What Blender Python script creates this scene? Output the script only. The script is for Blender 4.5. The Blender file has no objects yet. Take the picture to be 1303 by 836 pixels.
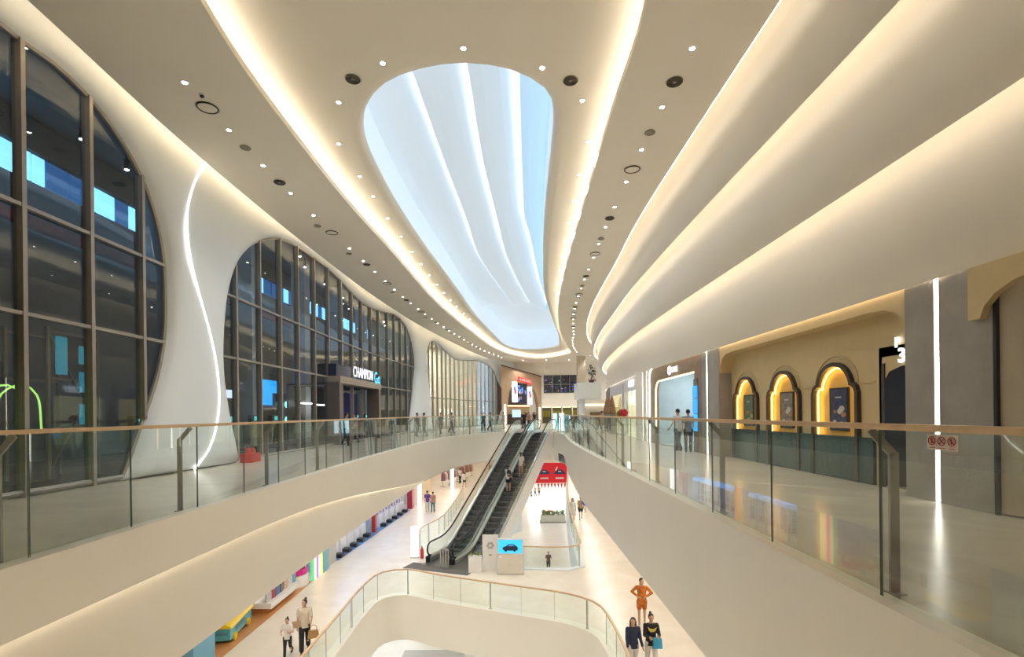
import bpy, bmesh, math, random
from mathutils import Vector, Matrix
from mathutils.geometry import delaunay_2d_cdt

random.seed(7)
SC = bpy.context.scene
COL = SC.collection

# ---------------------------------------------------------------- camera
F_PX, CX, CY, ROLL, CAM_Z = 650.0, 651.5, 526.0, math.radians(0.65), 1.45
cam_data = bpy.data.cameras.new('camera')
cam = bpy.data.objects.new('camera', cam_data)
COL.objects.link(cam)
cam_data.sensor_fit = 'HORIZONTAL'
cam_data.sensor_width = 36.0
cam_data.lens = F_PX / 1303.0 * 36.0
cam_data.shift_y = (CY - 418.0) / 1303.0
cam_data.clip_start = 0.05
cam_data.clip_end = 400
cr, sr = math.cos(ROLL), math.sin(ROLL)
cam.matrix_world = Matrix(((cr, sr, 0, 0), (0, 0, -1, 0), (-sr, cr, 0, CAM_Z), (0, 0, 0, 1)))
SC.camera = cam

# ---------------------------------------------------------------- world, exposure
world = bpy.data.worlds.new('world')
SC.world = world
world.use_nodes = True
wb = world.node_tree.nodes['Background']
wb.inputs[0].default_value = (0.62, 0.80, 1.0, 1)
wb.inputs[1].default_value = 0.6
SC.view_settings.view_transform = 'Standard'
SC.view_settings.look = 'None'
SC.view_settings.gamma = 1.0
SC.view_settings.use_curve_mapping = False
SC.view_settings.exposure = 0.36
try:
    SC.cycles.transparent_max_bounces = 32
    SC.cycles.max_bounces = 14
    SC.cycles.diffuse_bounces = 12
    SC.cycles.sample_clamp_indirect = 4.0
    SC.cycles.caustics_reflective = False
except Exception:
    pass
LED_POWER = 7.0          # radiance of the cove strips
LED_COL = (1.0, 0.94, 0.84)
DOWN_POWER = 40.0
SPOT_WATT = 115.0


# ---------------------------------------------------------------- rays of the lens turned into points of the place
def ray(px, py):
    u, v = px - CX, CY - py
    return (u * cr + v * sr) / F_PX, (-u * sr + v * cr) / F_PX

def at(px, py, z):
    a, b = ray(px, py)
    d = (z - CAM_Z) / b
    return Vector((a * d, d, z))

def at_depth(px, py, y):
    a, b = ray(px, py)
    return Vector((a * y, y, CAM_Z + b * y))

# ---------------------------------------------------------------- materials
MATS = {}
def _nodes(name):
    m = bpy.data.materials.new(name)
    m.use_nodes = True
    nt = m.node_tree
    return m, nt, nt.nodes['Principled BSDF']

def mat(name, col, rough=0.5, metal=0.0, vary=0.04, scale=3.0, bump=0.0, spec=0.5, coat=0.0):
    """a surface with a little procedural unevenness of tone and relief"""
    if name in MATS:
        return MATS[name]
    m, nt, b = _nodes(name)
    b.inputs['Roughness'].default_value = rough
    b.inputs['Metallic'].default_value = metal
    b.inputs['Specular IOR Level'].default_value = spec
    b.inputs['Coat Weight'].default_value = coat
    geo = nt.nodes.new('ShaderNodeTexCoord')
    nz = nt.nodes.new('ShaderNodeTexNoise')
    nz.inputs['Scale'].default_value = scale
    nz.inputs['Detail'].default_value = 3
    nt.links.new(geo.outputs['Object'], nz.inputs['Vector'])
    ramp = nt.nodes.new('ShaderNodeValToRGB')
    ramp.color_ramp.elements[0].position = 0.3
    ramp.color_ramp.elements[1].position = 0.7
    ramp.color_ramp.elements[0].color = [max(0, c * (1 - vary)) for c in col] + [1]
    ramp.color_ramp.elements[1].color = [min(1, c * (1 + vary)) for c in col] + [1]
    nt.links.new(nz.outputs['Fac'], ramp.inputs['Fac'])
    nt.links.new(ramp.outputs['Color'], b.inputs['Base Color'])
    if bump:
        bp = nt.nodes.new('ShaderNodeBump')
        bp.inputs['Strength'].default_value = bump
        bp.inputs['Distance'].default_value = 0.02
        n2 = nt.nodes.new('ShaderNodeTexNoise')
        n2.inputs['Scale'].default_value = scale * 12
        nt.links.new(geo.outputs['Object'], n2.inputs['Vector'])
        nt.links.new(n2.outputs['Fac'], bp.inputs['Height'])
        nt.links.new(bp.outputs['Normal'], b.inputs['Normal'])
    MATS[name] = m
    return m

def emit(name, col, power, base=None):
    if name in MATS:
        return MATS[name]
    m, nt, b = _nodes(name)
    b.inputs['Base Color'].default_value = (*(base or [min(1, c) for c in col]), 1)
    b.inputs['Roughness'].default_value = 0.5
    b.inputs['Emission Color'].default_value = (*col, 1)
    b.inputs['Emission Strength'].default_value = power
    MATS[name] = m
    return m

def glass(name, tint, f0=0.06, rough=0.0):
    """clear sheet glass: tinted transmission and a mirror reflection that grows at grazing angles"""
    if name in MATS:
        return MATS[name]
    m = bpy.data.materials.new(name)
    m.use_nodes = True
    nt = m.node_tree
    nt.nodes.clear()
    out = nt.nodes.new('ShaderNodeOutputMaterial')
    mix = nt.nodes.new('ShaderNodeMixShader')
    tr = nt.nodes.new('ShaderNodeBsdfTransparent')
    tr.inputs['Color'].default_value = (*tint, 1)
    gl = nt.nodes.new('ShaderNodeBsdfGlossy')
    gl.inputs['Roughness'].default_value = rough
    gl.inputs['Color'].default_value = (0.9, 0.95, 0.93, 1)
    lw = nt.nodes.new('ShaderNodeLayerWeight')
    lw.inputs['Blend'].default_value = 0.5
    pw = nt.nodes.new('ShaderNodeMath'); pw.operation = 'POWER'; pw.inputs[1].default_value = 5
    ml = nt.nodes.new('ShaderNodeMath'); ml.operation = 'MULTIPLY_ADD'
    ml.inputs[1].default_value = 0.75 - f0; ml.inputs[2].default_value = f0
    nt.links.new(lw.outputs['Facing'], pw.inputs[0])
    nt.links.new(pw.outputs[0], ml.inputs[0])
    nt.links.new(ml.outputs[0], mix.inputs[0])
    nt.links.new(tr.outputs[0], mix.inputs[1])
    nt.links.new(gl.outputs[0], mix.inputs[2])
    nt.links.new(mix.outputs[0], out.inputs[0])
    MATS[name] = m
    return m

def stone_floor(name, c1, c2, rough, tile, joint=0.86, rot=0.0):
    m, nt, b = _nodes(name)
    tc = nt.nodes.new('ShaderNodeTexCoord')
    mp = nt.nodes.new('ShaderNodeMapping')
    mp.inputs['Rotation'].default_value = (0, 0, rot)
    nt.links.new(tc.outputs['Object'], mp.inputs['Vector'])
    br = nt.nodes.new('ShaderNodeTexBrick')
    br.offset = 0.5
    br.inputs['Scale'].default_value = 1.0
    br.inputs['Mortar Size'].default_value = 0.004
    br.inputs['Brick Width'].default_value = tile[0]
    br.inputs['Row Height'].default_value = tile[1]
    br.inputs['Color1'].default_value = (1, 1, 1, 1)
    br.inputs['Color2'].default_value = (0.95, 0.95, 0.95, 1)
    br.inputs['Mortar'].default_value = (joint, joint, joint, 1)
    nt.links.new(mp.outputs[0], br.inputs['Vector'])
    nz = nt.nodes.new('ShaderNodeTexNoise')
    nz.inputs['Scale'].default_value = 0.7
    nz.inputs['Detail'].default_value = 8
    nz.inputs['Distortion'].default_value = 1.2
    nt.links.new(mp.outputs[0], nz.inputs['Vector'])
    rp = nt.nodes.new('ShaderNodeValToRGB')
    rp.color_ramp.elements[0].position = 0.35
    rp.color_ramp.elements[1].position = 0.65
    rp.color_ramp.elements[0].color = (*c1, 1)
    rp.color_ramp.elements[1].color = (*c2, 1)
    nt.links.new(nz.outputs['Fac'], rp.inputs['Fac'])
    mx = nt.nodes.new('ShaderNodeMix'); mx.data_type = 'RGBA'; mx.blend_type = 'MULTIPLY'
    mx.inputs[0].default_value = 1.0
    nt.links.new(rp.outputs[0], mx.inputs[6]); nt.links.new(br.outputs['Color'], mx.inputs[7])
    nt.links.new(mx.outputs[2], b.inputs['Base Color'])
    b.inputs['Roughness'].default_value = rough
    MATS[name] = m
    return m

# ---------------------------------------------------------------- mesh helper
class MB:
    def __init__(s):
        s.v = []; s.f = []
    def add(s, vs, fs):
        o = len(s.v)
        s.v += [tuple(p) for p in vs]
        s.f += [tuple(i + o for i in f) for f in fs]
        return s
    def box(s, a, b):
        x0, y0, z0 = a; x1, y1, z1 = b
        return s.add([(x0,y0,z0),(x1,y0,z0),(x1,y1,z0),(x0,y1,z0),(x0,y0,z1),(x1,y0,z1),(x1,y1,z1),(x0,y1,z1)],
                     [(0,3,2,1),(4,5,6,7),(0,1,5,4),(1,2,6,5),(2,3,7,6),(3,0,4,7)])
    def obox(s, c, ax, half):
        """box at c along three unit axes"""
        c = Vector(c); X, Y, Z = [Vector(a).normalized() * h for a, h in zip(ax, half)]
        vs = [c + X*i + Y*j + Z*k for k in (-1,1) for (i,j) in ((-1,-1),(1,-1),(1,1),(-1,1))]
        return s.add(vs, [(0,3,2,1),(4,5,6,7),(0,1,5,4),(1,2,6,5),(2,3,7,6),(3,0,4,7)])
    def bar(s, p, q, w, h, up=(0,0,1)):
        p, q = Vector(p), Vector(q)
        d = (q - p); L = d.length; d.normalize()
        u = Vector(up); sd = d.cross(u)
        if sd.length < 1e-4: sd = d.cross(Vector((0,1,0)))
        sd.normalize(); u = sd.cross(d)
        return s.obox((p+q)/2, (d, sd, u), (L/2, w/2, h/2))
    def loft(s, rings, closed=True, caps=False, loop=False):
        """skin a list of equal rings"""
        n = len(rings[0]); o = len(s.v)
        for r in rings: s.v += [tuple(p) for p in r]
        m = len(rings)
        for i in range(m if loop else m - 1):
            i2 = (i + 1) % m
            for j in range(n if closed else n - 1):
                k = (j + 1) % n
                s.f.append((o+i*n+j, o+i*n+k, o+i2*n+k, o+i2*n+j))
        if caps:
            s.f.append(tuple(o + j for j in reversed(range(n))))
            s.f.append(tuple(o + (m-1)*n + j for j in range(n)))
        return s
    def tube(s, path, r, n=8, caps=True, loop=False):
        path = [Vector(p) for p in path]
        rings = []; m = len(path)
        prev = None
        for i, p in enumerate(path):
            if loop: t = path[(i+1) % m] - path[i-1]
            else: t = path[min(i+1, m-1)] - path[max(i-1, 0)]
            t.normalize()
            if prev is None:
                a = Vector((0,0,1)) if abs(t.z) < 0.9 else Vector((1,0,0))
                nrm = t.cross(a).normalized()
            else:
                nrm = (prev - t * prev.dot(t)).normalized()
            prev = nrm
            bn = t.cross(nrm)
            rr = r[i] if isinstance(r, (list, tuple)) else r
            rings.append([p + (nrm*math.cos(2*math.pi*k/n) + bn*math.sin(2*math.pi*k/n))*rr for k in range(n)])
        return s.loft(rings, True, caps and not loop, loop)
    def cyl(s, c, r, h, n=20, r2=None):
        r2 = r if r2 is None else r2
        c = Vector(c)
        a = [c + Vector((r*math.cos(2*math.pi*k/n), r*math.sin(2*math.pi*k/n), 0)) for k in range(n)]
        b = [c + Vector((r2*math.cos(2*math.pi*k/n), r2*math.sin(2*math.pi*k/n), h)) for k in range(n)]
        return s.loft([a, b], True, True)
    def lathe(s, c, prof, n=20):
        c = Vector(c)
        return s.loft([[c + Vector((r*math.cos(2*math.pi*k/n), r*math.sin(2*math.pi*k/n), z)) for k in range(n)] for r, z in prof], True, True)
    def ball(s, c, rx, ry=None, rz=None, n=12, m=8):
        ry = rx if ry is None else ry; rz = rx if rz is None else rz
        c = Vector(c)
        rings = []
        for i in range(m + 1):
            t = -math.pi/2 + math.pi*(0.02 + 0.96*i/m)
            rings.append([c + Vector((rx*math.cos(t)*math.cos(2*math.pi*k/n), ry*math.cos(t)*math.sin(2*math.pi*k/n), rz*math.sin(t))) for k in range(n)])
        return s.loft(rings, True, True)
    def prism(s, poly, off):
        """planar polygon of 3-d points pushed along off"""
        n = len(poly); o = len(s.v); off = Vector(off)
        s.v += [tuple(p) for p in poly] + [tuple(Vector(p) + off) for p in poly]
        s.f.append(tuple(o + i for i in reversed(range(n))))
        s.f.append(tuple(o + n + i for i in range(n)))
        for i in range(n):
            k = (i + 1) % n
            s.f.append((o+i, o+k, o+n+k, o+n+i))
        return s
    def build(s, name, material, parent=None, smooth=False, loc=None, recalc=True):
        me = bpy.data.meshes.new(name)
        me.from_pydata(s.v, [], s.f)
        if recalc:
            bm = bmesh.new(); bm.from_mesh(me)
            bmesh.ops.recalc_face_normals(bm, faces=bm.faces)
            bm.to_mesh(me); bm.free()
        if smooth:
            me.polygons.foreach_set('use_smooth', [True] * len(me.polygons))
            if smooth == 'auto':
                me.set_sharp_from_angle(angle=math.radians(40))
        me.materials.append(material)
        me.update()
        o = bpy.data.objects.new(name, me)
        COL.objects.link(o)
        if parent: o.parent = parent
        if loc is not None: o.location = loc
        return o

def empty(name, loc=(0,0,0), rz=0.0):
    o = bpy.data.objects.new(name, None)
    COL.objects.link(o)
    o.location = loc
    o.rotation_euler = (0, 0, rz)
    o.empty_display_size = 0.2
    return o

def tag(o, label, cat, group=None):
    o['label'] = label; o['category'] = cat
    if group: o['group'] = group
    return o

def struct(o, label, cat):
    o['kind'] = 'structure'; o['label'] = label; o['category'] = cat
    return o

def dup(o, loc=None, parent=None, label=None, rz=None):
    c = o.copy(); COL.objects.link(c)
    if loc is not None: c.location = loc
    if parent is not None: c.parent = parent
    if rz is not None: c.rotation_euler = (0, 0, rz)
    if label: c['label'] = label
    return c

def copy_tree(o, loc=None, rz=None, label=None, parent=None):
    c = dup(o, loc, parent, label, rz)
    for ch in list(o.children):
        copy_tree(ch, None, None, None, c)
    return c

def relabel_children(a, b): pass

# ---------------------------------------------------------------- plan curves
def catmull(pts, step=0.6, closed=False):
    pts = [Vector(p) for p in pts]
    n = len(pts); out = []
    rng = range(n) if closed else range(n - 1)
    for i in rng:
        if closed:
            p0, p1, p2, p3 = pts[i-1], pts[i], pts[(i+1) % n], pts[(i+2) % n]
        else:
            p1, p2 = pts[i], pts[i+1]
            p0 = pts[i-1] if i > 0 else p1*2 - p2
            p3 = pts[i+2] if i + 2 < n else p2*2 - p1
        # centripetal
        def tj(ti, a, b): return ti + max((b - a).length, 1e-4) ** 0.5
        t0 = 0; t1 = tj(t0, p0, p1); t2 = tj(t1, p1, p2); t3 = tj(t2, p2, p3)
        k = max(2, int((p2 - p1).length / step))
        for j in range(k):
            t = t1 + (t2 - t1) * j / k
            a1 = p0*((t1-t)/(t1-t0)) + p1*((t-t0)/(t1-t0))
            a2 = p1*((t2-t)/(t2-t1)) + p2*((t-t1)/(t2-t1))
            a3 = p2*((t3-t)/(t3-t2)) + p3*((t-t2)/(t3-t2))
            b1 = a1*((t2-t)/(t2-t0)) + a2*((t-t0)/(t2-t0))
            b2 = a2*((t3-t)/(t3-t1)) + a3*((t-t1)/(t3-t1))
            out.append(b1*((t2-t)/(t2-t1)) + b2*((t-t1)/(t2-t1)))
    if not closed: out.append(pts[-1])
    return out

def relax(p, it=3, closed=False):
    p = [Vector(q) for q in p]
    for _ in range(it):
        q = list(p)
        for i in range(len(p)):
            if not closed and i in (0, len(p) - 1): continue
            q[i] = p[i]*0.5 + (p[i-1] + p[(i+1) % len(p)])*0.25
        p = q
    return p

def resample(p, step, closed=False):
    p = [Vector(q) for q in p]
    if closed: p = p + [p[0]]
    L = [0]
    for a, b in zip(p, p[1:]): L.append(L[-1] + (b - a).length)
    n = max(2, round(L[-1] / step)); out = []; j = 0
    for i in range(n + (0 if closed else 1)):
        t = L[-1] * i / n
        while j < len(L) - 2 and L[j+1] < t: j += 1
        k = (t - L[j]) / max(1e-9, L[j+1] - L[j])
        out.append(p[j].lerp(p[j+1], k))
    return out

def normals2(p, closed=False):
    out = []; n = len(p)
    for i in range(n):
        if closed: t = p[(i+1) % n] - p[i-1]
        else: t = p[min(i+1, n-1)] - p[max(i-1, 0)]
        t = Vector((t.x, t.y)); t.normalize()
        out.append(Vector((t.y, -t.x)))       # to the right of the run
    return out

def offset(p, d, closed=False):
    ns = normals2(p, closed)
    return [Vector((q.x + n.x*d, q.y + n.y*d)) for q, n in zip(p, ns)]

def area2(p):
    return 0.5 * sum(a.x*b.y - b.x*a.y for a, b in zip(p, p[1:] + p[:1]))

def inside(pt, poly):
    x, y = pt; c = False; n = len(poly); j = n - 1
    for i in range(n):
        a, b = poly[i], poly[j]
        if (a[1] > y) != (b[1] > y) and x < (b[0]-a[0])*(y-a[1])/(b[1]-a[1]) + a[0]: c = not c
        j = i
    return c

def fill(outer, holes=(), extra=()):
    """triangles of a plan polygon with holes"""
    vs = []; es = []
    for loop in [outer] + list(holes):
        o = len(vs); n = len(loop)
        vs += [Vector((p[0], p[1])) for p in loop]
        es += [(o+i, o+(i+1) % n) for i in range(n)]
    vs += [Vector((p[0], p[1])) for p in extra]
    r = delaunay_2d_cdt(vs, es, [], 0, 1e-5)
    V, Fc = r[0], r[2]
    keep = []
    for f in Fc:
        c = (sum(V[i].x for i in f)/len(f), sum(V[i].y for i in f)/len(f))
        if inside(c, outer) and not any(inside(c, h) for h in holes): keep.append(tuple(f))
    return V, keep

def flat(outer, holes, z, name, material, parent=None):
    V, Fc = fill(outer, holes)
    mb = MB(); mb.add([(v.x, v.y, z) for v in V], Fc)
    return mb.build(name, material, parent)

def lerp_path(tbl):
    """x as a function of y through a smooth curve"""
    c = catmull([Vector((x, y, 0)) for x, y in tbl], 0.5)
    ys = [p.y for p in c]; xs = [p.x for p in c]
    def f(y):
        if y <= ys[0]: return xs[0]
        if y >= ys[-1]: return xs[-1]
        lo, hi = 0, len(ys) - 1
        while hi - lo > 1:
            m = (lo + hi) // 2
            if ys[m] <= y: lo = m
            else: hi = m
        k = (y - ys[lo]) / max(1e-9, ys[hi] - ys[lo])
        return xs[lo] + (xs[hi] - xs[lo]) * k
    return f

def text_mesh(s, size, depth, name, material, parent=None, bold=0.0, align='LEFT'):
    cu = bpy.data.curves.new(name, 'FONT')
    cu.body = s; cu.size = size; cu.extrude = depth; cu.offset = bold; cu.align_x = align
    cu.resolution_u = 3
    tmp = bpy.data.objects.new('tmp', cu); COL.objects.link(tmp)
    dg = bpy.context.evaluated_depsgraph_get()
    me = bpy.data.meshes.new_from_object(tmp.evaluated_get(dg))
    bpy.data.objects.remove(tmp)
    me.name = name
    me.materials.clear(); me.materials.append(material)
    o = bpy.data.objects.new(name, me); COL.objects.link(o)
    if parent: o.parent = parent
    return o

def stand_text(o, origin, right, up=(0,0,1), width=None):
    """lay a text along right/up in world space"""
    r = Vector(right).normalized(); u = Vector(up).normalized(); n = r.cross(u)
    if width:
        r = r * (width / max(v.co.x for v in o.data.vertices))
    o.matrix_local = Matrix(((r.x,u.x,n.x,origin[0]),(r.y,u.y,n.y,origin[1]),(r.z,u.z,n.z,origin[2]),(0,0,0,1)))
    return o
# ================================================================= surfaces of the place
M_CEIL   = mat('warm_white_plaster', (0.90, 0.85, 0.75), 0.65, vary=0.015, scale=0.6)
M_WALL   = mat('white_moulded_plaster', (0.80, 0.86, 0.92), 0.45, vary=0.015, scale=0.6)
M_FASCIA = mat('cream_fascia_paint', (0.90, 0.86, 0.78), 0.35, vary=0.015, scale=0.5)
M_SHELL  = mat('ribbed_shell_plaster', (0.88, 0.83, 0.74), 0.32, vary=0.015, scale=0.6)
M_DARKIN = mat('dark_interior_paint', (0.16, 0.16, 0.165), 0.7)
M_FRAME  = mat('grey_aluminium_frame', (0.34, 0.315, 0.285), 0.4, 0.4)
M_LED    = emit('cove_led', LED_COL, LED_POWER)
M_LEDS   = emit('shell_led', LED_COL, LED_POWER * 0.46)
M_LEDW   = emit('white_led_profile', (1.0, 0.94, 0.84), 7.0)
M_SKY    = emit('daylight_membrane', (0.60, 0.79, 0.95), 0.36, (0.62,0.65,0.68))
M_GLASSW = glass('curtain_wall_glass', (0.72, 0.76, 0.78), 0.055)
M_SKYW   = emit('glowing_shaft_wall', (0.62, 0.80, 1.0), 0.40, (0.6,0.62,0.65))  # shaft walls glow by themselves in place of light falling on them
M_GLASSB = glass('balustrade_glass', (0.955, 0.985, 0.968), 0.035)
M_FLOOR0 = stone_floor('polished_gallery_stone', (0.52, 0.48, 0.42), (0.60, 0.56, 0.49), 0.24, (1.8, 0.9), 0.9, 0.35)
M_FLOOR1 = stone_floor('polished_cream_stone', (0.74, 0.67, 0.57), (0.80, 0.75, 0.66), 0.3, (1.2, 1.2), 0.93, 0.2)
M_FLOOR2 = stone_floor('polished_white_stone', (0.78, 0.78, 0.76), (0.84, 0.84, 0.82), 0.3, (1.2, 1.2), 0.95)
M_CONC   = mat('grey_concrete_panel', (0.34, 0.32, 0.295), 0.6, vary=0.10, scale=2.0, bump=0.15)
M_YELLOW = mat('ochre_plaster', (0.62, 0.49, 0.27), 0.6, vary=0.03)
M_STEEL  = mat('brushed_steel', (0.55, 0.55, 0.54), 0.3, 0.9)
M_BLACK  = mat('black_rubber', (0.02, 0.02, 0.022), 0.45)
M_WOODR  = mat('pale_timber_rail', (0.62, 0.43, 0.25), 0.35, vary=0.08, scale=6)
M_WHITE  = mat('white_gloss', (0.82, 0.82, 0.82), 0.3)
M_DBROWN = mat('dark_bronze', (0.075, 0.055, 0.045), 0.4, 0.3)

ZC = 8.3           # height of the flat ceiling above the gallery floor
ZT = 8.88          # height of the raised tray round the skylight
Y0, Y1 = -12.0, 70.0
ZL, ZB = -6.0, -12.0     # the two floors below

# ---- plan lines
A_X = lerp_path([(-7.7,-12),(-7.7,0),(-7.75,6),(-7.85,8.4),(-8.1,12),(-8.2,16),(-8.15,22),(-7.85,30),(-6.95,40),(-5.6,49),(-3.9,59),(-2.4,65),(-1.2,70)])
W_X = lerp_path([(-8.6,-12),(-8.6,10),(-8.6,26),(-8.45,32),(-8.15,37),(-7.65,42),(-6.75,49),(-5.0,57),(-3.3,62.5),(-1.6,66),(0.5,70)])
D_X = lerp_path([(4.57,-12),(4.57,5),(4.57,18),(4.83,23.5),(5.25,33),(6.2,42),(7.7,50),(9.7,56),(12.5,61),(16,64)])
E_X = lerp_path([(5.2,-12),(5.2,5),(5.2,17),(5.35,23),(5.65,28),(6.1,35),(6.85,42),(8.2,50),(10.2,56),(13,61),(16.4,64)])
F_X = lerp_path([(5.85,-12),(5.85,5),(5.85,18),(6.0,25),(6.35,31.4),(7.0,38),(8.0,45),(9.6,51.5),(11.5,57),(14,61),(17,64)])
G_X = lerp_path([(6.5,-12),(6.5,5),(6.5,22),(6.62,26),(7.1,34),(8.0,43),(9.2,50),(11.2,57),(14,61.5),(17.5,64)])
Z_D, Z_E, Z_F, Z_G = ZC, 6.86, 5.2, 3.43

# tray outline round the skylight
B_px = [(256,0),(277,41),(321,104),(366,163),(440,256),(498,320),(557,387),(603,425),(630,444),(655,453)]
C_px = [(722,452),(722,440),(714,425),(710,396),(717,352),(729,308),(746,250),(791,105),(818,36),(822,0)]
tray = [at(x, y, ZC) for x, y in B_px] + [at(685, 457, ZC)] + [at(x, y, ZC) for x, y in C_px]
tray = [Vector((p.x, p.y, 0)) for p in tray] + [Vector((1.9, 6.3, 0)), Vector((0.9, 4.6, 0)), Vector((-1.4, 3.9, 0)), Vector((-3.6, 4.6, 0)), Vector((-4.7, 6.3, 0))]
TRAY = resample(relax(catmull(tray, 0.5, True), 4, True), 0.6, True)
if area2(TRAY) < 0: TRAY.reverse()          # counter-clockwise: the right of the run is outward

# ---- flat ceiling between the coves
ys = [Y0 + i * (Y1 - Y0) / 100 for i in range(101)]
outer = [Vector((A_X(y), y)) for y in ys] + [Vector((D_X(y), y)) for y in reversed([q for q in ys if q < 63])]
outer.insert(101, Vector((18, 70))); outer.insert(102, Vector((18, 64)))
ceiling = flat(outer, [TRAY], ZC, 'ceiling', M_CEIL)
struct(ceiling, 'warm white flat ceiling with an oval raised tray, downlights and glowing cove edges', 'ceiling')

def ring_prof(loop, prof, closed):
    """sweep (offset, z) pairs along a plan loop"""
    return [[Vector((q.x, q.y, z)) for q in offset(loop, o, closed)] for o, z in prof]

tp = [(0,8.3),(0,8.45),(0.04,8.45),(0.04,8.37),(0.42,8.37),(0.46,8.60),(0.40,8.74),(0.25,8.84),(0.0,8.875),(-0.4,ZT)]
MB().loft(ring_prof(TRAY, tp, True), True).build('tray_cove', M_CEIL, ceiling, True)
MB().loft(ring_prof(TRAY, [(0.07,8.385),(0.14,8.385),(0.14,8.42),(0.07,8.42)], True), True, False, True).build('cove_led_strip', M_LED, ceiling)

# ---- skylight
S_px = [(590,80),(555,83),(525,91),(500,100),(480,114),(467,134),(461,158),(467,188),(480,214),(500,252),(519,282),(545,320),(565,346),(586,375),(603,399),(627,425),(644,440),
        (662,445),(685,445),(706,442),(711,432),(704,410),(697,390),(692,367),(691,337),(692.5,279),(698,220),(704,160),(704,128),(691.5,110.5),(668,95.5),(634.5,84)]
sky = [at(x, y, ZT + 0.1) for x, y in S_px]
SKY = resample(relax(catmull([Vector((p.x, p.y, 0)) for p in sky], 0.5, True), 2, True), 0.5, True)
if area2(SKY) < 0: SKY.reverse()
flat(offset(TRAY, -0.4, True), [offset(SKY, 0.3, True)], ZT, 'tray_ceiling', M_CEIL, ceiling)
MB().loft(ring_prof(SKY, [(0.3,ZT),(0.14,ZT+0.02),(0.04,ZT+0.09),(0,ZT+0.2)], True), True).build('skylight_rim', M_CEIL, ceiling, True)
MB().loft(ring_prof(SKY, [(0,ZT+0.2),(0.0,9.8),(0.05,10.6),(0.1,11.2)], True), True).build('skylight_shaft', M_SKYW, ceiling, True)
flat(offset(SKY, 0.12, True), [], 11.2, 'skylight_membrane', M_SKY, ceiling)

def fin_line(px, z): 
    p = [at(x, y, z) for x, y in px]
    f = lerp_path([(q.x, q.y) for q in p])
    return f, p[0].y, p[-1].y
ZF = 10.3
f1, _, e1 = fin_line([(500,30),(524,89),(564,201),(594,280),(609,323),(638,367),(659,394)], ZF)
f2, _, e2 = fin_line([(584,30),(594,79),(614,201),(633,280),(644,323),(667,372),(683.5,400)], ZF)
f3, _, e3 = fin_line([(660,30),(661,94),(665,234),(668,280),(673,294),(688,361),(698,385)], ZF)
left_wall = lerp_path(sorted([(p.x, p.y) for p in SKY if p.x < 1.2 and p.y < 50 and p.y > 14 and p.x < f1(p.y)], key=lambda t: t[1]))
right_wall = lerp_path(sorted([(p.x, p.y) for p in SKY if p.y < 50 and p.y > 13 and p.x > f3(p.y)], key=lambda t: t[1]))
M_SKYR = emit('daylight_membrane_blue', (0.42, 0.72, 0.98), 0.42, (0.5,0.6,0.68))
def lid_panel(fl, fr, name, last=False):
    mb = MB(); rows = []; leds = []
    for i in range(44):
        y = 9.5 + i * 0.85
        a = fl(y); b = fr(y) + (0.1 if last else 0.0)
        k = min(1, max(0, (46.5 - y) / 6.0)); k = k * k * (3 - 2 * k)     # the steps die out at the far end
        rise = 0.42 * k
        zl = ZF + 0.55 * (1 - k)
        rows.append([Vector((a, y, zl + 0.14 * k)), Vector((a, y, zl)), Vector((a + (b-a)*0.25, y, zl + rise*0.16)), Vector((a + (b-a)*0.6, y, zl + rise*0.5)),
                     Vector((a + (b-a)*0.85, y, zl + rise*0.85)), Vector((b + 0.06*k, y, zl + rise))])
        if k > 0.5:
            leds.append([Vector((a + 0.04, y, zl + 0.06)), Vector((a + 0.09, y, zl + 0.06)), Vector((a + 0.09, y, zl + 0.1)), Vector((a + 0.04, y, zl + 0.1))])
    mb.loft(rows, False).build('skylight_panel', M_SKYR if last else M_SKY, ceiling, False)
    return leds
lw = lambda y: left_wall(y) - 0.1
lid_panel(lw, f1, 'p')
for fl, fr, last in ((f1, f2, False), (f2, f3, False), (f3, right_wall, True)):
    L = lid_panel(fl, fr, 'p', last)
    MB().loft(L, True, True).build('skylight_led_strip', emit('skylight_led', (0.95, 0.98, 1.0), 9.0), ceiling)

# ---- cove between the flat ceiling and the window wall
yy = [Y0 + i * 0.8 for i in range(int((Y1 - Y0) / 0.8) + 1)]
lip = [[Vector((A_X(y) + o, y, z)) for y in yy] for o, z in ((0,8.3),(0,8.45),(0.04,8.45),(0.04,8.37),(0.4,8.37),(0.42,8.95))]
lip.append([Vector((W_X(y) - 0.3, y, 9.0)) for y in yy])
MB().loft(lip, False).build('wall_cove', M_CEIL, ceiling)
MB().loft([[Vector((A_X(y) + o, y, z)) for o, z in ((0.07,8.385),(0.14,8.385),(0.14,8.42),(0.07,8.42))] for y in yy], True, True).build('cove_led_strip', M_LED, ceiling)

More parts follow.
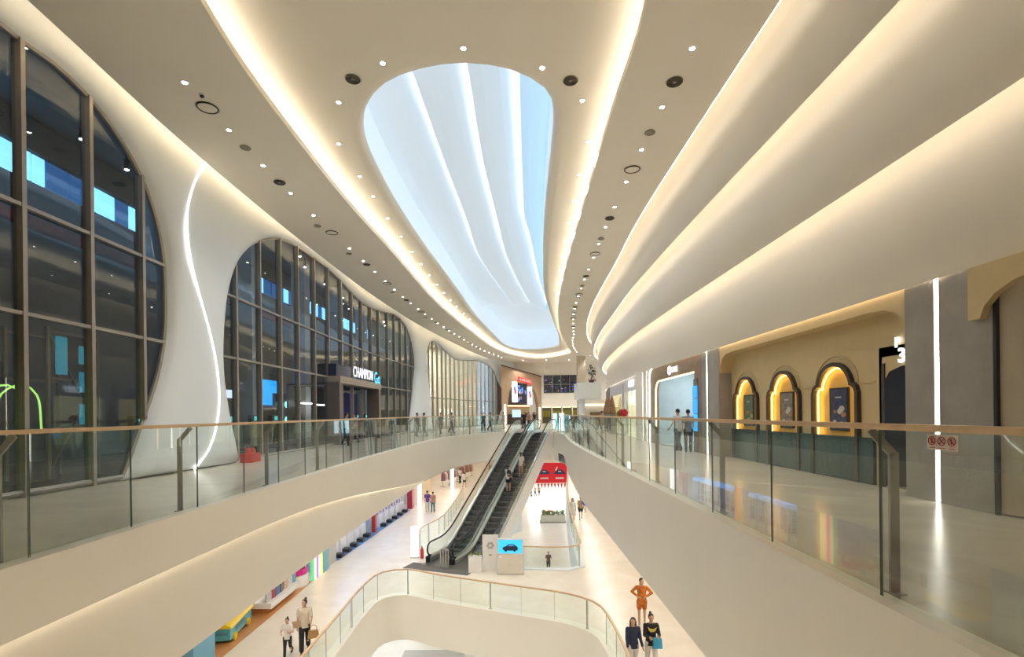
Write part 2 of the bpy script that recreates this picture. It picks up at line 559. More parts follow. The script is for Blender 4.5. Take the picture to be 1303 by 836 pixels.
# ---- overlapping shells that step down to the shopfronts
yr = [Y0 + i * 0.8 for i in range(int((63.5 - Y0) / 0.8) + 1)]
shells = [(D_X, Z_D, E_X, Z_E), (E_X, Z_E, F_X, Z_F), (F_X, Z_F, G_X, Z_G)]
for k, (PX, pz, QX, qz) in enumerate(shells):
    rows = []
    for y in yr:
        a = PX(y); b = QX(y); w = b - a; h = pz - qz
        first = (a - 0.3, pz + 0.08) if k == 0 else (a + 0.0, pz + 0.62)
        prof = [first, (a + 0.02, pz + 0.62), (a + 0.12, pz + 0.6), (a + 0.24, pz + 0.5), (a + 0.33, pz + 0.33), (a + 0.38, pz + 0.1),
                (a + 0.38 + (w-0.38)*0.02, qz + h*0.82), (a + 0.38 + (w-0.38)*0.02, qz + h*0.62), (a + 0.38 + (w-0.38)*0.10, qz + h*0.42),
                (a + 0.38 + (w-0.38)*0.30, qz + h*0.24), (a + 0.38 + (w-0.38)*0.62, qz + h*0.10), (b, qz), (b, qz + 0.02), (b + 0.02, qz + 0.15), (b + 0.02, qz + 0.7)]
        rows.append([Vector((x, y, z)) for x, z in prof])
    MB().loft(rows, False).build('shell_panel', M_SHELL, ceiling, 'auto')
for PX, pz, o in ((D_X, ZC, 0), (E_X, Z_E, 0), (F_X, Z_F, 0), (G_X, Z_G, 0)):
    dx = 0.03
    MB().loft([[Vector((PX(y) + dx + a, y, pz + b)) for a, b in ((0,0.09),(0.05,0.09),(0.05,0.125),(0,0.125))] for y in yr], True, True).build('cove_led_strip', M_LEDS, ceiling)
MB().loft([[Vector((D_X(y) + o, y, z)) for y in yr] for o, z in ((0,8.3),(0,8.45),(-0.03,8.45),(-0.35,8.40))], False).build('cove_lip', M_CEIL, ceiling)

# ================================================================= left window wall
def wall_n(y):
    t = Vector((W_X(y + 0.3) - W_X(y - 0.3), 0.6)); t.normalize()
    return Vector((t.y, -t.x))          # towards the atrium
def wall_pt(y, z, depth=0.0):
    n = wall_n(y)
    return Vector((W_X(y) - n.x * depth, y - n.y * depth, z))
def on_wall(px, py, depth=0.4):
    a, b = ray(px, py)
    lo, hi = 2.0, 69.0
    for _ in range(50):
        m = (lo + hi) / 2
        p = wall_pt(m, 0, depth)
        if p.x / p.y < a: lo = m
        else: hi = m
    p = wall_pt(lo, 0, depth)
    return lo, CAM_Z + b * p.y

w1 = [on_wall(*p) for p in ((152,617),(183,536),(203,475),(211,425),(212,380),(209,325),(197,268),(179,220),(150,170),(114,122),(70,80),(24,48))]
yc = w1[-1][0] - 0.3
w1 = [(w1[0][0] - 0.55, -0.5)] + w1 + [(yc, w1[-1][1] + 0.03)] + [(2*yc - y, z) for y, z in reversed(w1)] + [(2*yc - w1[0][0] + 0.55, -0.5)]
w2 = [on_wall(*p) for p in ((301,591),(294,560),(284.5,513),(279,467.6),(279.7,419),(284.5,374),(296,338),(312,317.5),(334.6,304.5),(357,303.6),(376.6,312),(399,327),(418.6,341.7),
      (434.7,358),(451,375.6),(470,390),(489.6,396.6),(504,401),(515.5,413),(523.5,435),(527,461),(525,490),(521,529))]
w2 = [(w2[0][0] + 0.3, -0.5)] + w2 + [(w2[-1][0] - 0.7, 0.0), (w2[-1][0] - 0.9, -0.5)]
w3 = [on_wall(*p) for p in ((546,530),(545,512),(542,480),(540,458),(541,446),(545,437),(550,434),(558,438),(568,448),(580,457),(594,458.5),(608,459),(620,464),(629,474),(634,492),(635,512),(634,528))]
w3 = [(w3[0][0] + 0.8, -0.5), (w3[0][0] + 0.6, 0.0)] + w3 + [(w3[-1][0] - 0.4, -0.5)]
WINS = []
for w in (w1, w2, w3):
    c = resample(catmull([Vector((y, z, 0)) for y, z in w], 0.3), 0.3)
    c = [Vector((p.x, p.y)) for p in c]
    WINS.append(c)

def seg_d(p, a, b):
    ab = b - a; t = max(0, min(1, (p - a).dot(ab) / max(1e-9, ab.dot(ab))))
    return (p - (a + ab * t)).length
extra = []
for w in WINS:
    cw = list(w)
    if area2(cw) < 0: cw.reverse()
    for o in (0.06, 0.15, 0.28, 0.45, 0.65, 0.9):
        extra += [q for q in offset([Vector((p.x, p.y, 0)) for p in cw], o, True)]
y = Y0 + 0.4
while y < 69.8:
    z = 0.4
    while z < 9.0:
        extra.append(Vector((y, z))); z += 0.62
    y += 0.62
rect = [Vector((Y0, 0)), Vector((Y1, 0)), Vector((Y1, 9.2)), Vector((Y0, 9.2))]
extra = [p for p in extra if 0.02 < p.y < 9.15 and Y0 + .05 < p.x < Y1 - .05]
V, Fc = fill(rect, WINS, extra)
pts = []
for v in V:
    d = 9.0
    for w in WINS:
        if min(p.x for p in w) - 1.2 < v.x < max(p.x for p in w) + 1.2:
            d = min(d, min(seg_d(v, w[i-1], w[i]) for i in range(len(w))))
    t = min(1.0, d / 0.85)
    dep = 0.42 * (1 - math.sqrt(max(0, 1 - (1 - t) ** 2)))
    pts.append(wall_pt(v.x, v.y, dep))
wall_left = MB().add(pts, Fc).build('wall_left', M_WALL, None, True)
struct(wall_left, 'white sculpted plaster wall flowing round three large organic glass openings', 'wall')

# curved light line on the pier
cl = [on_wall(x, y, 0.0) for x, y in ((262,206),(250,225),(241,250),(237,275),(238,300),(243,335),(252,370),(262,405),(271,440),(277,475),(279,510),(276,540),(266,572),(247,603))]
cl = relax(catmull([wall_pt(y, max(0.03, z), -0.012) for y, z in cl], 0.2), 3)
MB().tube(cl, 0.021, 6).build('curved_led_line', emit('wall_led_line', (1, 0.96, 0.9), 3.0), wall_left)

# ---- frames and panes
def clip_axis(poly, ax, lim, keep_less):
    out = []
    for i in range(len(poly)):
        a, b = poly[i-1], poly[i]
        ia = (a[ax] <= lim) == keep_less or a[ax] == lim
        ib = (b[ax] <= lim) == keep_less or b[ax] == lim
        if ia != ib:
            t = (lim - a[ax]) / (b[ax] - a[ax])
            out.append(a.lerp(b, t))
        if ib: out.append(b)
    return out
def spans(poly, y):
    zs = []
    for i in range(len(poly)):
        a, b = poly[i-1], poly[i]
        if (a.x > y) != (b.x > y): zs.append(a.y + (b.y - a.y) * (y - a.x) / (b.x - a.x))
    zs.sort()
    return [(max(0, zs[i]), zs[i+1]) for i in range(0, len(zs) - 1, 2)]
def zspans(poly, z):
    q = []
    for i in range(len(poly)):
        a, b = poly[i-1], poly[i]
        if (a.y > z) != (b.y > z): q.append(a.x + (b.x - a.x) * (z - a.y) / (b.y - a.y))
    q.sort()
    return [(q[i], q[i+1]) for i in range(0, len(q) - 1, 2)]

def make_window(idx, poly, muls, trans, label, gmat, door=None):
    root = empty('window_%d' % idx, wall_pt((poly[0].x + poly[len(poly)//2].x) / 2, 0, 0.45))
    struct(root, label, 'window')
    inv = Vector(root.location)
    rim = [wall_pt(p.x, max(0.03, p.y), 0.44) - inv for p in poly if p.y > -0.1]
    MB().tube(rim, 0.06, 6, loop=True).build('rim_frame', M_FRAME, root)
    for y in muls:
        for z0, z1 in spans(poly, y):
            if z1 - z0 > 0.2:
                n = wall_n(y); t = Vector((-n.y, n.x, 0))
                c = wall_pt(y, (z0 + z1) / 2, 0.45) - inv
                MB().obox(c, (t, (n.x, n.y, 0), (0,0,1)), (0.045, 0.09, (z1 - z0) / 2)).build('mullion', M_FRAME, root)
    edges = sorted([min(p.x for p in poly)] + muls + [max(p.x for p in poly)])
    for z in trans:
        for a, b in zspans(poly, z):
            cs = [a] + [m for m in edges if a < m < b] + [b]
            for s0, s1 in zip(cs, cs[1:]):
                MB().bar(wall_pt(s0, z, 0.43) - inv, wall_pt(s1, z, 0.43) - inv, 0.11, 0.07).build('transom', M_FRAME, root)
    zs = [0.0] + trans + [9.5]
    for s0, s1 in zip(edges, edges[1:]):
        if s1 - s0 < 0.05: continue
        for c0, c1 in zip(zs, zs[1:]):
            if door and door[0] - 0.01 <= (s0 + s1) / 2 <= door[1] + 0.01 and c1 <= 3.5: continue
            q = clip_axis(clip_axis(clip_axis(clip_axis([Vector(p) for p in poly], 0, s0, False), 0, s1, True), 1, c0, False), 1, c1, True)
            if len(q) < 3 or abs(area2(q)) < 0.02: continue
            n0, n1 = wall_pt(s0, 0, 0.47), wall_pt(s1, 0, 0.47)
            P = []
            for p in q:
                k = (p.x - s0) / (s1 - s0); b = n0.lerp(n1, k)
                P.append(Vector((b.x, b.y, max(0.02, p.y))) - inv)
            MB().add(P, [tuple(range(len(P)))]).build('glass_pane', gmat, root)
    return root

def mul_y(px): return on_wall(px, 500, 0.45)[0]
y1 = mul_y(28)
muls1 = [y1 - 2.9, y1 - 1.45, y1, mul_y(115), mul_y(181)]
make_window(1, WINS[0], muls1, [3.4, 5.4], 'great round glazed opening with grey frames beside the curved light line', M_GLASSW)
muls2 = [mul_y(p) for p in (299.7,330.4,356.6,379,400,417.6,434,447.7,460,472,482,493,502,509.7,517,523.5)]
win2 = make_window(2, WINS[1], muls2, [3.35, 5.35], 'long wave-topped glazed opening with a gym entrance and lit sign', M_GLASSW, (muls2[5], muls2[9]))
muls3 = [mul_y(p) for p in (545.5,550.5,556.5,562.5,567.5,573,578.5,584,590,595.5,601,606.5,612,617,622,627,631)]
make_window(3, WINS[2], muls3, [3.0], 'distant bean-shaped glazed opening with close-set upright mullions', glass('clear_far_glass', (0.96, 0.96, 0.93), 0.03))

# ---- hall behind the windows
inner = MB()
inner.box((-16.2, -1, 9.6), (-8.9, 64, 9.8))
shell_in = inner.build('ceiling_hall', M_DARKIN)
struct(shell_in, 'dark ceiling of the hall behind the tall glass wall', 'ceiling')
wb_ = MB().box((-16.2, -1, 0), (-16.0, 64, 9.7)).build('wall_hall_back', mat('charcoal_wall', (0.22, 0.23, 0.25), 0.6))
struct(wb_, 'charcoal back wall of the hall behind the glass', 'wall')
for i, yv in enumerate((-1.2, 63.5)):
    o = MB().box((-16.2, yv, 0), (-9.05 if i == 0 else -4.2, yv + 0.2, 9.7)).build('wall_hall_end', M_DARKIN if i == 0 else mat('store_cream', (0.74,0.70,0.56), 0.6))
    struct(o, ('dark end wall closing the gym hall behind the glass', 'cream end wall of the bright store behind the far glass')[i], 'wall')

# ================================================================= floors
W_RX = lambda y: G_X(y) + 0.12
left_edge = [(-4.75,1.0),(-4.75,8),(-4.75,16),(-4.62,22),(-4.4,27),(-3.9,31),(-2.9,34.2),(-1.6,36.6),(-0.35,38.2)]
right_edge = [(3.15,35.6),(3.35,33.6),(3.2,30.5),(2.85,25.5),(2.68,20),(2.65,14),(2.65,8),(2.65,0.6)]
vp = [Vector((x, y, 0)) for x, y in left_edge]
VL = relax(catmull(vp, 0.6), 3)
VR = relax(catmull([Vector((x, y, 0)) for x, y in right_edge], 0.6), 3)
near = [Vector((2.2,-0.4,0)), Vector((0,-0.75,0)), Vector((-4.2,-0.5,0))]
VOID = VL + [Vector((3.05, 36.9, 0))] + VR + near
VOID = [Vector((p.x, p.y, 0)) for p in VOID]
VOID.reverse()
if area2(VOID) < 0: VOID.reverse()
ext = [Vector((W_X(y) - 0.75, y)) for y in ys if y < 69] + [Vector((0.5,70)), Vector((18, 70))] + [Vector((W_RX(y) + 1.2, y)) for y in reversed(ys) if y < 63]
floor = flat(ext, [VOID], 0.0, 'floor', M_FLOOR0)
struct(floor, 'polished grey-beige stone floor of the upper gallery', 'floor')
hallf = flat([Vector((-16.2,-1)), Vector((-9.3,-1))] + [Vector((W_X(y) - 0.7, y)) for y in ys if -1 < y < 63.5] + [Vector((-16.2, 63.5))], [], -0.01, 'floor_hall', mat('dark_vinyl', (0.09,0.09,0.10), 0.25))
struct(hallf, 'dark vinyl floor of the gym behind the glass wall', 'floor')

NEARV = [Vector((x, y, 0)) for x, y in ((-5.2,3.2),(-5.55,5),(-5.55,10),(-5.55,16),(-5.55,19.2),(-5.3,20.6),(-4.5,21.0),(-3,20.2),(0,18.8),(1.9,17.9),(2.7,17.0),(2.88,15.6),(2.85,10),(2.85,5),(2.6,3.2))]
NEARV = resample(catmull(NEARV, 0.4, True), 0.5, True)
if area2(NEARV) < 0: NEARV.reverse()
PIT = [Vector((x, y, 0)) for x, y in ((-0.9,24.75),(2.6,24.3),(3.15,24.7),(3.3,27),(3.5,31),(4.4,42),(5.6,53),(7.6,70),(1.2,70),(0.6,40),(-3.2,33),(-1.2,27.2))]
floor_lower = flat([Vector((-14.5,Y0)), Vector((13,Y0)), Vector((13,72)), Vector((-14.5,72))], [NEARV, PIT], ZL, 'floor_lower', M_FLOOR1)
struct(floor_lower, 'polished cream stone floor of the level below the gallery', 'floor')
floor_base = MB().box((-14.5, Y0, ZB - 0.2), (14, 96, ZB)).build('floor_basement', M_FLOOR2)
struct(floor_base, 'glossy white stone floor two levels down', 'floor')

# slab edges
ZFB = -1.95
soff = flat([Vector((-14.5,Y0)), Vector((13,Y0)), Vector((13,72)), Vector((-14.5,72))], [offset(VOID, 0.12, True)], ZFB, 'ceiling_lower', M_CEIL)
struct(soff, 'cream soffit under the upper gallery', 'ceiling')
soff2 = flat([Vector((-14.5,Y0)), Vector((14,Y0)), Vector((14,72)), Vector((-14.5,72))], [NEARV, PIT], -7.75, 'ceiling_basement', M_CEIL)
struct(soff2, 'cream soffit under the lower level', 'ceiling')

# left fascia: an upper band over a set-back lower band with a light slot between them
def band_z(y):
    t = max(0, min(1, (y - 9.0) / 19.0))
    return -0.62 - 1.28 * t * t * (3 - 2 * t)
L2 = VL
rows = []
for p, n in zip(L2, normals2(L2)):
    # run goes away from the camera; the void lies to the right
    v = Vector((n.x, n.y, 0))
    bz = band_z(p.y)
    P = Vector((p.x, p.y, 0))
    rows.append([P - v*0.15 + Vector((0,0,0.0)), P - v*0.15 + Vector((0,0,0.07)), P + v*0.05 + Vector((0,0,0.07)), P + v*0.06 + Vector((0,0,0.0)), P + v*0.06 + Vector((0,0,bz)), P + v*0.045 + Vector((0,0,bz)), P + v*0.045 + Vector((0,0,bz + 0.1)), P - v*0.1 + Vector((0,0,bz + 0.12))])
fl = MB().loft(rows, False).build('trim_1', M_FASCIA, None, 'auto')
struct(fl, 'upper band of the cream slab edge under the balustrade beside the window wall', 'trim')
rows = []; leds = []
for p, n in zip(L2, normals2(L2)):
    v = Vector((n.x, n.y, 0)); bz = band_z(p.y); P = Vector((p.x, p.y, 0))
    k = max(0.0, min(1.0, (-bz - 0.62) / 1.28))
    rows.append([P - v*0.1 + Vector((0,0,bz + 0.12)), P - v*(0.1) + Vector((0,0,bz)), P - v*0.04 + Vector((0,0,bz - 0.1*(1-k))), P - v*0.0 + Vector((0,0,min(bz - 0.3*(1-k), ZFB + 0.01 + 0.2*(1-k)))), P + v*0.02 + Vector((0,0,ZFB)), P - v*0.2 + Vector((0,0,ZFB))])
    if k < 0.97:
        leds.append([P + v*0.0 + Vector((0,0,bz + 0.05)), P + v*0.03 + Vector((0,0,bz + 0.05)), P + v*0.03 + Vector((0,0,bz + 0.07)), P + v*0.0 + Vector((0,0,bz + 0.07))])
fl2 = MB().loft(rows, False).build('trim_2', M_FASCIA, None, 'auto')
struct(fl2, 'lower set-back band of the cream slab edge with a glowing slot above it', 'trim')
MB().loft(leds, True, True).build('slot_led_strip', emit('slot_led', LED_COL, 1.6), fl2)

rows = []
for p, n in zip(VR, normals2(VR)):
    v = Vector((n.x, n.y, 0)); P = Vector((p.x, p.y, 0))      # run comes back: the void lies to the right as well
    t = max(0, min(1, (p.y - 19) / 14.0)); zb = -1.88 + 0.6 * t
    rows.append([P - v*0.15, P - v*0.15 + Vector((0,0,0.07)), P + v*0.05 + Vector((0,0,0.07)), P + v*0.06 + Vector((0,0,0)), P + v*0.06 + Vector((0,0,zb)), P + v*0.02 + Vector((0,0,zb - 0.03)), P - v*0.15 + Vector((0,0,zb - 0.03)), P - v*0.3 + Vector((0,0,zb))])
er = [[Vector((x, y, z)) for z in (0.0, -1.95)] for x, y in ((-0.35,38.2),(3.0,36.95),(3.2,35.6))]
MB().loft(er, False).build('trim_6', M_FASCIA)
struct(bpy.data.objects['trim_6'], 'cream slab edge behind the heads of the escalators', 'trim')
fr = MB().loft(rows, False).build('trim_3', M_FASCIA, None, 'auto')
struct(fr, 'tall plain cream slab edge under the balustrade facing the window wall', 'trim')

for i, (loop, lab) in enumerate(((NEARV, 'white slab edge round the rounded opening in the lower floor'), (PIT, 'white slab edge round the escalator well in the lower floor'))):
    prof = [(0.3, ZL + 0.0), (0.3, ZL + 0.06), (-0.05, ZL + 0.06), (-0.06, ZL), (-0.06, -7.76)]
    o = MB().loft(ring_prof(loop, prof, True), True).build('trim_%d' % (4 + i), M_FASCIA if i == 0 else M_WALL, None, 'auto')
    struct(o, lab, 'trim')

# ================================================================= outer walls
def wallbox(name, a, b, m, label):
    o = MB().box(a, b).build(name, m); struct(o, label, 'wall'); return o
wallbox('wall_back', (-14.6, Y0 - 0.3, ZB), (13.5, Y0, 9.6), M_FASCIA, 'cream wall closing the hall behind the viewpoint')
wallbox('wall_lower_left', (-14.8, Y0, ZB), (-14.5, 96, -1.9), M_FASCIA, 'cream back wall of the shops on the lower level')
wallbox('wall_lower_right', (13.0, Y0, ZB), (13.3, 96, -1.9), M_FASCIA, 'cream side wall of the lower levels')
wallbox('wall_lower_end', (-14.6, 72, -7.7), (13.2, 72.3, -1.9), M_FASCIA, 'cream end wall of the lower level')
wallbox('wall_basement_end', (-14.6, 95.8, ZB), (14, 96.1, -5), M_FASCIA, 'white end wall of the basement level')
MBs = flat([Vector((-14.5,72)), Vector((14,72)), Vector((14,96)), Vector((-14.5,96))], [], -7.75, 'ceiling_basement_far', M_CEIL)
struct(MBs, 'cream soffit over the far basement hall', 'ceiling')
# ================================================================= balustrades
M_GEDGE = mat('green_glass_edge', (0.13, 0.18, 0.16), 0.2)
def balustrade(path, z0, panel, post_every, label, h=1.29, kerb=0.07, posts=True, name='glass_balustrade', rail_mat=None, phase=0, arms=True):
    """glass panels on the void edge, timber rail on top, flat posts with a raking arm on the floor side; the void is to the right of the run"""
    pts = resample(path, panel)
    ns = normals2(pts)
    root = empty(name, (pts[0].x, pts[0].y, z0))
    tag(root, label, 'balustrade')
    inv = Vector(root.location)
    G = [Vector((p.x, p.y, z0)) - Vector((n.x, n.y, 0)) * 0.08 - inv for p, n in zip(pts, ns)]
    for a, b in zip(G, G[1:]):
        d = (b - a).normalized()
        sd = Vector((d.y, -d.x, 0))
        a2, b2 = a + d * 0.008, b - d * 0.008
        zb, zt = kerb - 0.01, h + 0.02
        q = [a2 + Vector((0,0,zb)), b2 + Vector((0,0,zb)), b2 + Vector((0,0,zt)), a2 + Vector((0,0,zt))]
        gp_ = MB().prism(q, sd * 0.012).build('glass_panel', M_GLASSB, root)
        gp_.data.materials.append(M_GEDGE)
        for fi in (3, 5): gp_.data.polygons[fi].material_index = 1
    fine = resample(path, 0.5); fn = normals2(fine)
    rings = []
    for p, n in zip(fine, fn):
        v = Vector((n.x, n.y, 0)); c = Vector((p.x, p.y, z0)) - v * 0.08 - inv
        rings.append([c + v*o + Vector((0,0,z)) for o, z in ((-0.04,h+0.01),(0.04,h+0.01),(0.045,h+0.03),(0.035,h+0.055),(-0.035,h+0.055),(-0.045,h+0.03))])
    MB().loft(rings, True, True).build('handrail', rail_mat or M_WOODR, root, 'auto')
    if posts:
        for i in range(phase, len(pts), post_every):
            n = Vector((ns[i].x, ns[i].y, 0)); t = Vector((-n.y, n.x, 0))
            mb = MB()
            if not arms:
                b = Vector((pts[i].x, pts[i].y, z0)) - n * 0.115 - inv
                mb.obox(b + Vector((0,0,h/2)), (t, n, (0,0,1)), (0.02, 0.014, h/2))
                mb.obox(b + Vector((0,0,kerb + 0.01)), (t, n, (0,0,1)), (0.05, 0.03, 0.01))
                mb.build('post', M_STEEL, root); continue
            b = Vector((pts[i].x, pts[i].y, z0)) - n * 0.26 - t * 0.12 - inv
            mb.obox(b + Vector((0,0,0.56)), (t, n, (0,0,1)), (0.012, 0.035, 0.56))
            mb.obox(b + Vector((0,0,0.045)), (t, n, (0,0,1)), (0.05, 0.06, 0.008))
            top = b + Vector((0,0,1.10))
            mb.bar(top, b + n * 0.17 + Vector((0,0,h + 0.0)), 0.024, 0.06, up=(0,0,1))
            mb.build('post', M_FRAME, root)
    return root

gl = balustrade(VL, 0.0, 1.36, 2, 'long glass balustrade with timber rail in front of the window wall', phase=1)
gr = balustrade(VR, 0.0, 1.56, 2, 'long glass balustrade with timber rail on the restaurant side of the void', phase=0)
nv = [p for p in NEARV]
i0 = min(range(len(nv)), key=lambda i: (nv[i] - Vector((2.7, 4.5, 0))).length)
nv = nv[i0:] + nv[:i0]
if (nv[5] - nv[0]).y < 0: nv = list(reversed(nv))
nv = nv[:int(len(nv) * 0.86)]
if area2(nv) > 0: nv2 = list(reversed(nv))
else: nv2 = nv
# floor outside, void inside: run clockwise so that the void is on the right
balustrade(nv2, ZL, 1.3, 3, 'glass balustrade curving round the rounded opening in the lower floor', h=1.05, kerb=0.06, arms=False, phase=1)
pf = catmull([Vector((-0.9,24.75,0)), Vector((1.0,24.45,0)), Vector((2.5,24.32,0)), Vector((3.1,24.7,0)), Vector((3.3,27,0)), Vector((3.5,31,0)), Vector((4.4,42,0)), Vector((5.6,53,0)), Vector((7.2,66,0))], 0.5)
balustrade(list(reversed(pf)), ZL, 1.4, 2, 'glass balustrade on two sides of the escalator well', h=1.05, kerb=0.06, arms=False)
le = catmull([Vector((-4.9,27.0,0)), Vector((-5.1,28.7,0)), Vector((-4.4,31.5,0)), Vector((-4.2,36.5,0)), Vector((-4.2,44,0))], 0.5)
balustrade(le, ZL, 1.4, 2, 'glass screen standing on the lower floor beside the up escalator handrail', h=1.05, kerb=0.06, arms=False)

# safety notice on the glass
nt_c = at_depth(1199, 564, 3.12)
sign = empty('notice_sticker', (2.745, 0, 0))
sign.location = (2.712, 3.225, 1.235)
tag(sign, 'pale translucent notice sticker with three red prohibition circles on the glass balustrade', 'notice')
MB().box((0, -0.115, -0.05), (0.002, 0.115, 0.05)).build('sticker_sheet', mat('sticker_film', (0.62, 0.58, 0.52), 0.5), sign)
M_REDINK = mat('red_ink', (0.50, 0.06, 0.04), 0.5)
for k in (-1, 0, 1):
    cpt = Vector((-0.003, -k * 0.074, 0.008))
    ringp = [cpt + Vector((0, 0.027*math.cos(t), 0.027*math.sin(t))) for t in [i*math.pi/10 for i in range(20)]]
    mb = MB().tube(ringp, 0.0032, 4, loop=True)
    mb.bar(cpt + Vector((0, 0.02, 0.02)), cpt - Vector((0, 0.02, 0.02)), 0.003, 0.005, up=(1,0,0))
    if k == 0: mb.bar(cpt + Vector((0, -0.02, 0.02)), cpt + Vector((0, 0.02, -0.02)), 0.003, 0.005, up=(1,0,0))
    else:
        mb.bar(cpt + Vector((0, 0.0, -0.016)), cpt + Vector((0, 0.002*k, 0.010)), 0.003, 0.010, up=(1,0,0))
        mb.ball(cpt + Vector((0, 0, 0.014)), 0.002, 0.005, 0.005, 6, 4)
    mb.build('prohibition_mark', M_REDINK, sign)
    MB().box((-0.003, -k*0.074 - 0.022, -0.038), (-0.001, -k*0.074 + 0.022, -0.034)).build('caption_bar', M_REDINK, sign)

# ================================================================= escalators
def make_escalator(origin, heading, label, seed):
    root = empty('escalator', origin, heading)
    tag(root, label, 'escalator')
    R, H = 10.3, 6.0
    tan = H / R
    def pz(y):
        # pitch line with eased ends
        r = 0.9
        def soft(t):           # integral of a ramp
            if t < -r: return 0.0
            if t > r: return t
            return (t + r) ** 2 / (4 * r)
        return tan * (soft(y) - soft(y - R))
    ysamp = [-2.0 + i * 0.3 for i in range(int((R + 4.0) / 0.3) + 1)]
    M_TREAD = mat('escalator_tread', (0.16, 0.16, 0.16), 0.45, 0.4)
    # steps
    sb = MB()
    sb.box((-0.5, 0, -0.05), (0.5, 0.4, 0.0))
    sb.add([(-0.5,0.0,0.0),(0.5,0.0,0.0),(0.5,0.03,-0.24),(-0.5,0.03,-0.24),(-0.5,0.02,0.0),(0.5,0.02,0.0),(0.5,0.06,-0.24),(-0.5,0.06,-0.24)],
           [(0,1,2,3),(4,7,6,5),(0,3,7,4),(1,5,6,2)])
    for k in range(24):
        x = -0.48 + k * 0.04
        sb.box((x, 0.0, 0.0), (x + 0.022, 0.4, 0.012))
    for k in range(16):
        x = -0.48 + k * 0.06
        sb.add([(x,-0.008,0.0),(x+0.03,-0.008,0.0),(x+0.03,0.022,-0.24),(x,0.022,-0.24)], [(0,1,2,3)])
    first = None
    n = int(R / 0.4) + 3
    for i in range(n):
        y = -0.6 + i * 0.4
        z = pz(y + 0.4)
        if first is None:
            first = sb.build('step', M_TREAD, root, loc=(0, y, z))
        else:
            dup(first, (0, y, z), root)
    def sweep(prof, name, m, smooth=False):
        MB().loft([[Vector((x, y, pz(y) + z)) for x, z in prof] for y in ysamp], True, True).build(name, m, root, smooth)
    for s in (-1, 1):
        sweep([(s*0.51,-0.35),(s*0.54,-0.35),(s*0.54,0.26),(s*0.51,0.22)], 'skirt_panel', M_STEEL)
        sweep([(s*0.54,0.24),(s*0.69,0.24),(s*0.69,0.30),(s*0.54,0.27)], 'deck', M_STEEL)
        sweep([(s*0.615,0.28),(s*0.627,0.28),(s*0.627,0.93),(s*0.615,0.93)], 'balustrade_glass', M_GLASSB)
        # handrail with rounded newels
        hp = [Vector((s*0.62, y, pz(y) + 0.98)) for y in ysamp[1:-1]]
        y_a, y_b = hp[0].y, hp[-1].y
        za, zb = hp[0].z, hp[-1].z
        start = [Vector((s*0.62, y_a - 0.05 - 0.34*math.sin(t), za - 0.34 + 0.34*math.cos(t))) for t in [i*math.pi/8 for i in range(8, 0, -1)]]
        end = [Vector((s*0.62, y_b + 0.05 + 0.34*math.sin(t), zb - 0.34 + 0.34*math.cos(t))) for t in [i*math.pi/8 for i in range(1, 9)]]
        MB().tube(start + hp + end, 0.042, 8).build('handrail', M_BLACK, root, True)
        # newel housings
        MB().box((s*0.62 - 0.07, -2.15, 0.0), (s*0.62 + 0.07, -1.85, 0.32)).build('newel_housing', M_BLACK, root)
    # truss cladding (white side panels and underside)
    rows = []
    for y in ysamp:
        z = pz(y)
        lo = max(-0.25, z - 1.05) if y < R + 0.5 else z - 1.05
        rows.append([Vector((-0.7, y, z + 0.24)), Vector((-0.7, y, lo)), Vector((0.7, y, lo)), Vector((0.7, y, z + 0.24))])
    MB().loft(rows, False).build('truss_cladding', M_WHITE, root)
    MB().box((-0.7, -2.6, 0.0), (0.7, -0.5, 0.02)).build('landing_plate', mat('landing_plate_grey', (0.16, 0.15, 0.14), 0.35, 0.5), root)
    MB().box((-0.7, R + 0.4, H - 0.0), (0.7, R + 2.4, H + 0.02)).build('landing_plate', MATS['landing_plate_grey'], root)
    MB().box((-0.5, -0.72, 0.02), (0.5, -0.58, 0.035)).build('comb_plate', mat('comb_yellow', (0.35, 0.33, 0.28), 0.3, 0.8), root)
    return root
HEAD = -math.atan2(3.75, 9.7)
hx, hy = math.cos(HEAD), math.sin(HEAD)       # the right-hand direction
make_escalator((-3.0, 27.4, ZL), HEAD, 'empty escalator rising beside the glass screen and green handrail side', 1)
make_escalator((-3.0 + 1.42*hx, 27.4 + 1.42*hy, ZL), HEAD, 'escalator carrying two riders beside the white-sided well', 2)

def local_esc(x, y, z):
    """point in the frame of the first escalator"""
    c, s_ = math.cos(HEAD), math.sin(HEAD)
    return Vector((-3.0 + x*c - y*s_, 27.4 + x*s_ + y*c, ZL + z))

# dark entry floor plate and queue rails at the foot
o = MB().box((-1.3, -3.3, 0.001), (2.2, -2.3, 0.012)).build('entrance_mat', mat('entrance_mat_grey', (0.13, 0.12, 0.11), 0.8, bump=0.3))
o.location = (-3.0, 27.4, ZL); o.rotation_euler = (0, 0, HEAD)
tag(o, 'dark grey entrance mat in front of the escalator feet', 'mat')
qb = empty('queue_barrier', local_esc(0.71, -2.5, 0)); tag(qb, 'short steel barrier with four posts between the escalator feet', 'barrier')
inv = qb.location
for k in range(4):
    p = local_esc(0.50 + 0.14*k, -2.75, 0) - inv
    MB().cyl(p, 0.025, 0.95, 8).build('post', M_STEEL, qb)
MB().bar(local_esc(0.50, -2.75, 0.95) - inv, local_esc(0.92, -2.75, 0.95) - inv, 0.04, 0.04).build('top_rail', M_STEEL, qb)

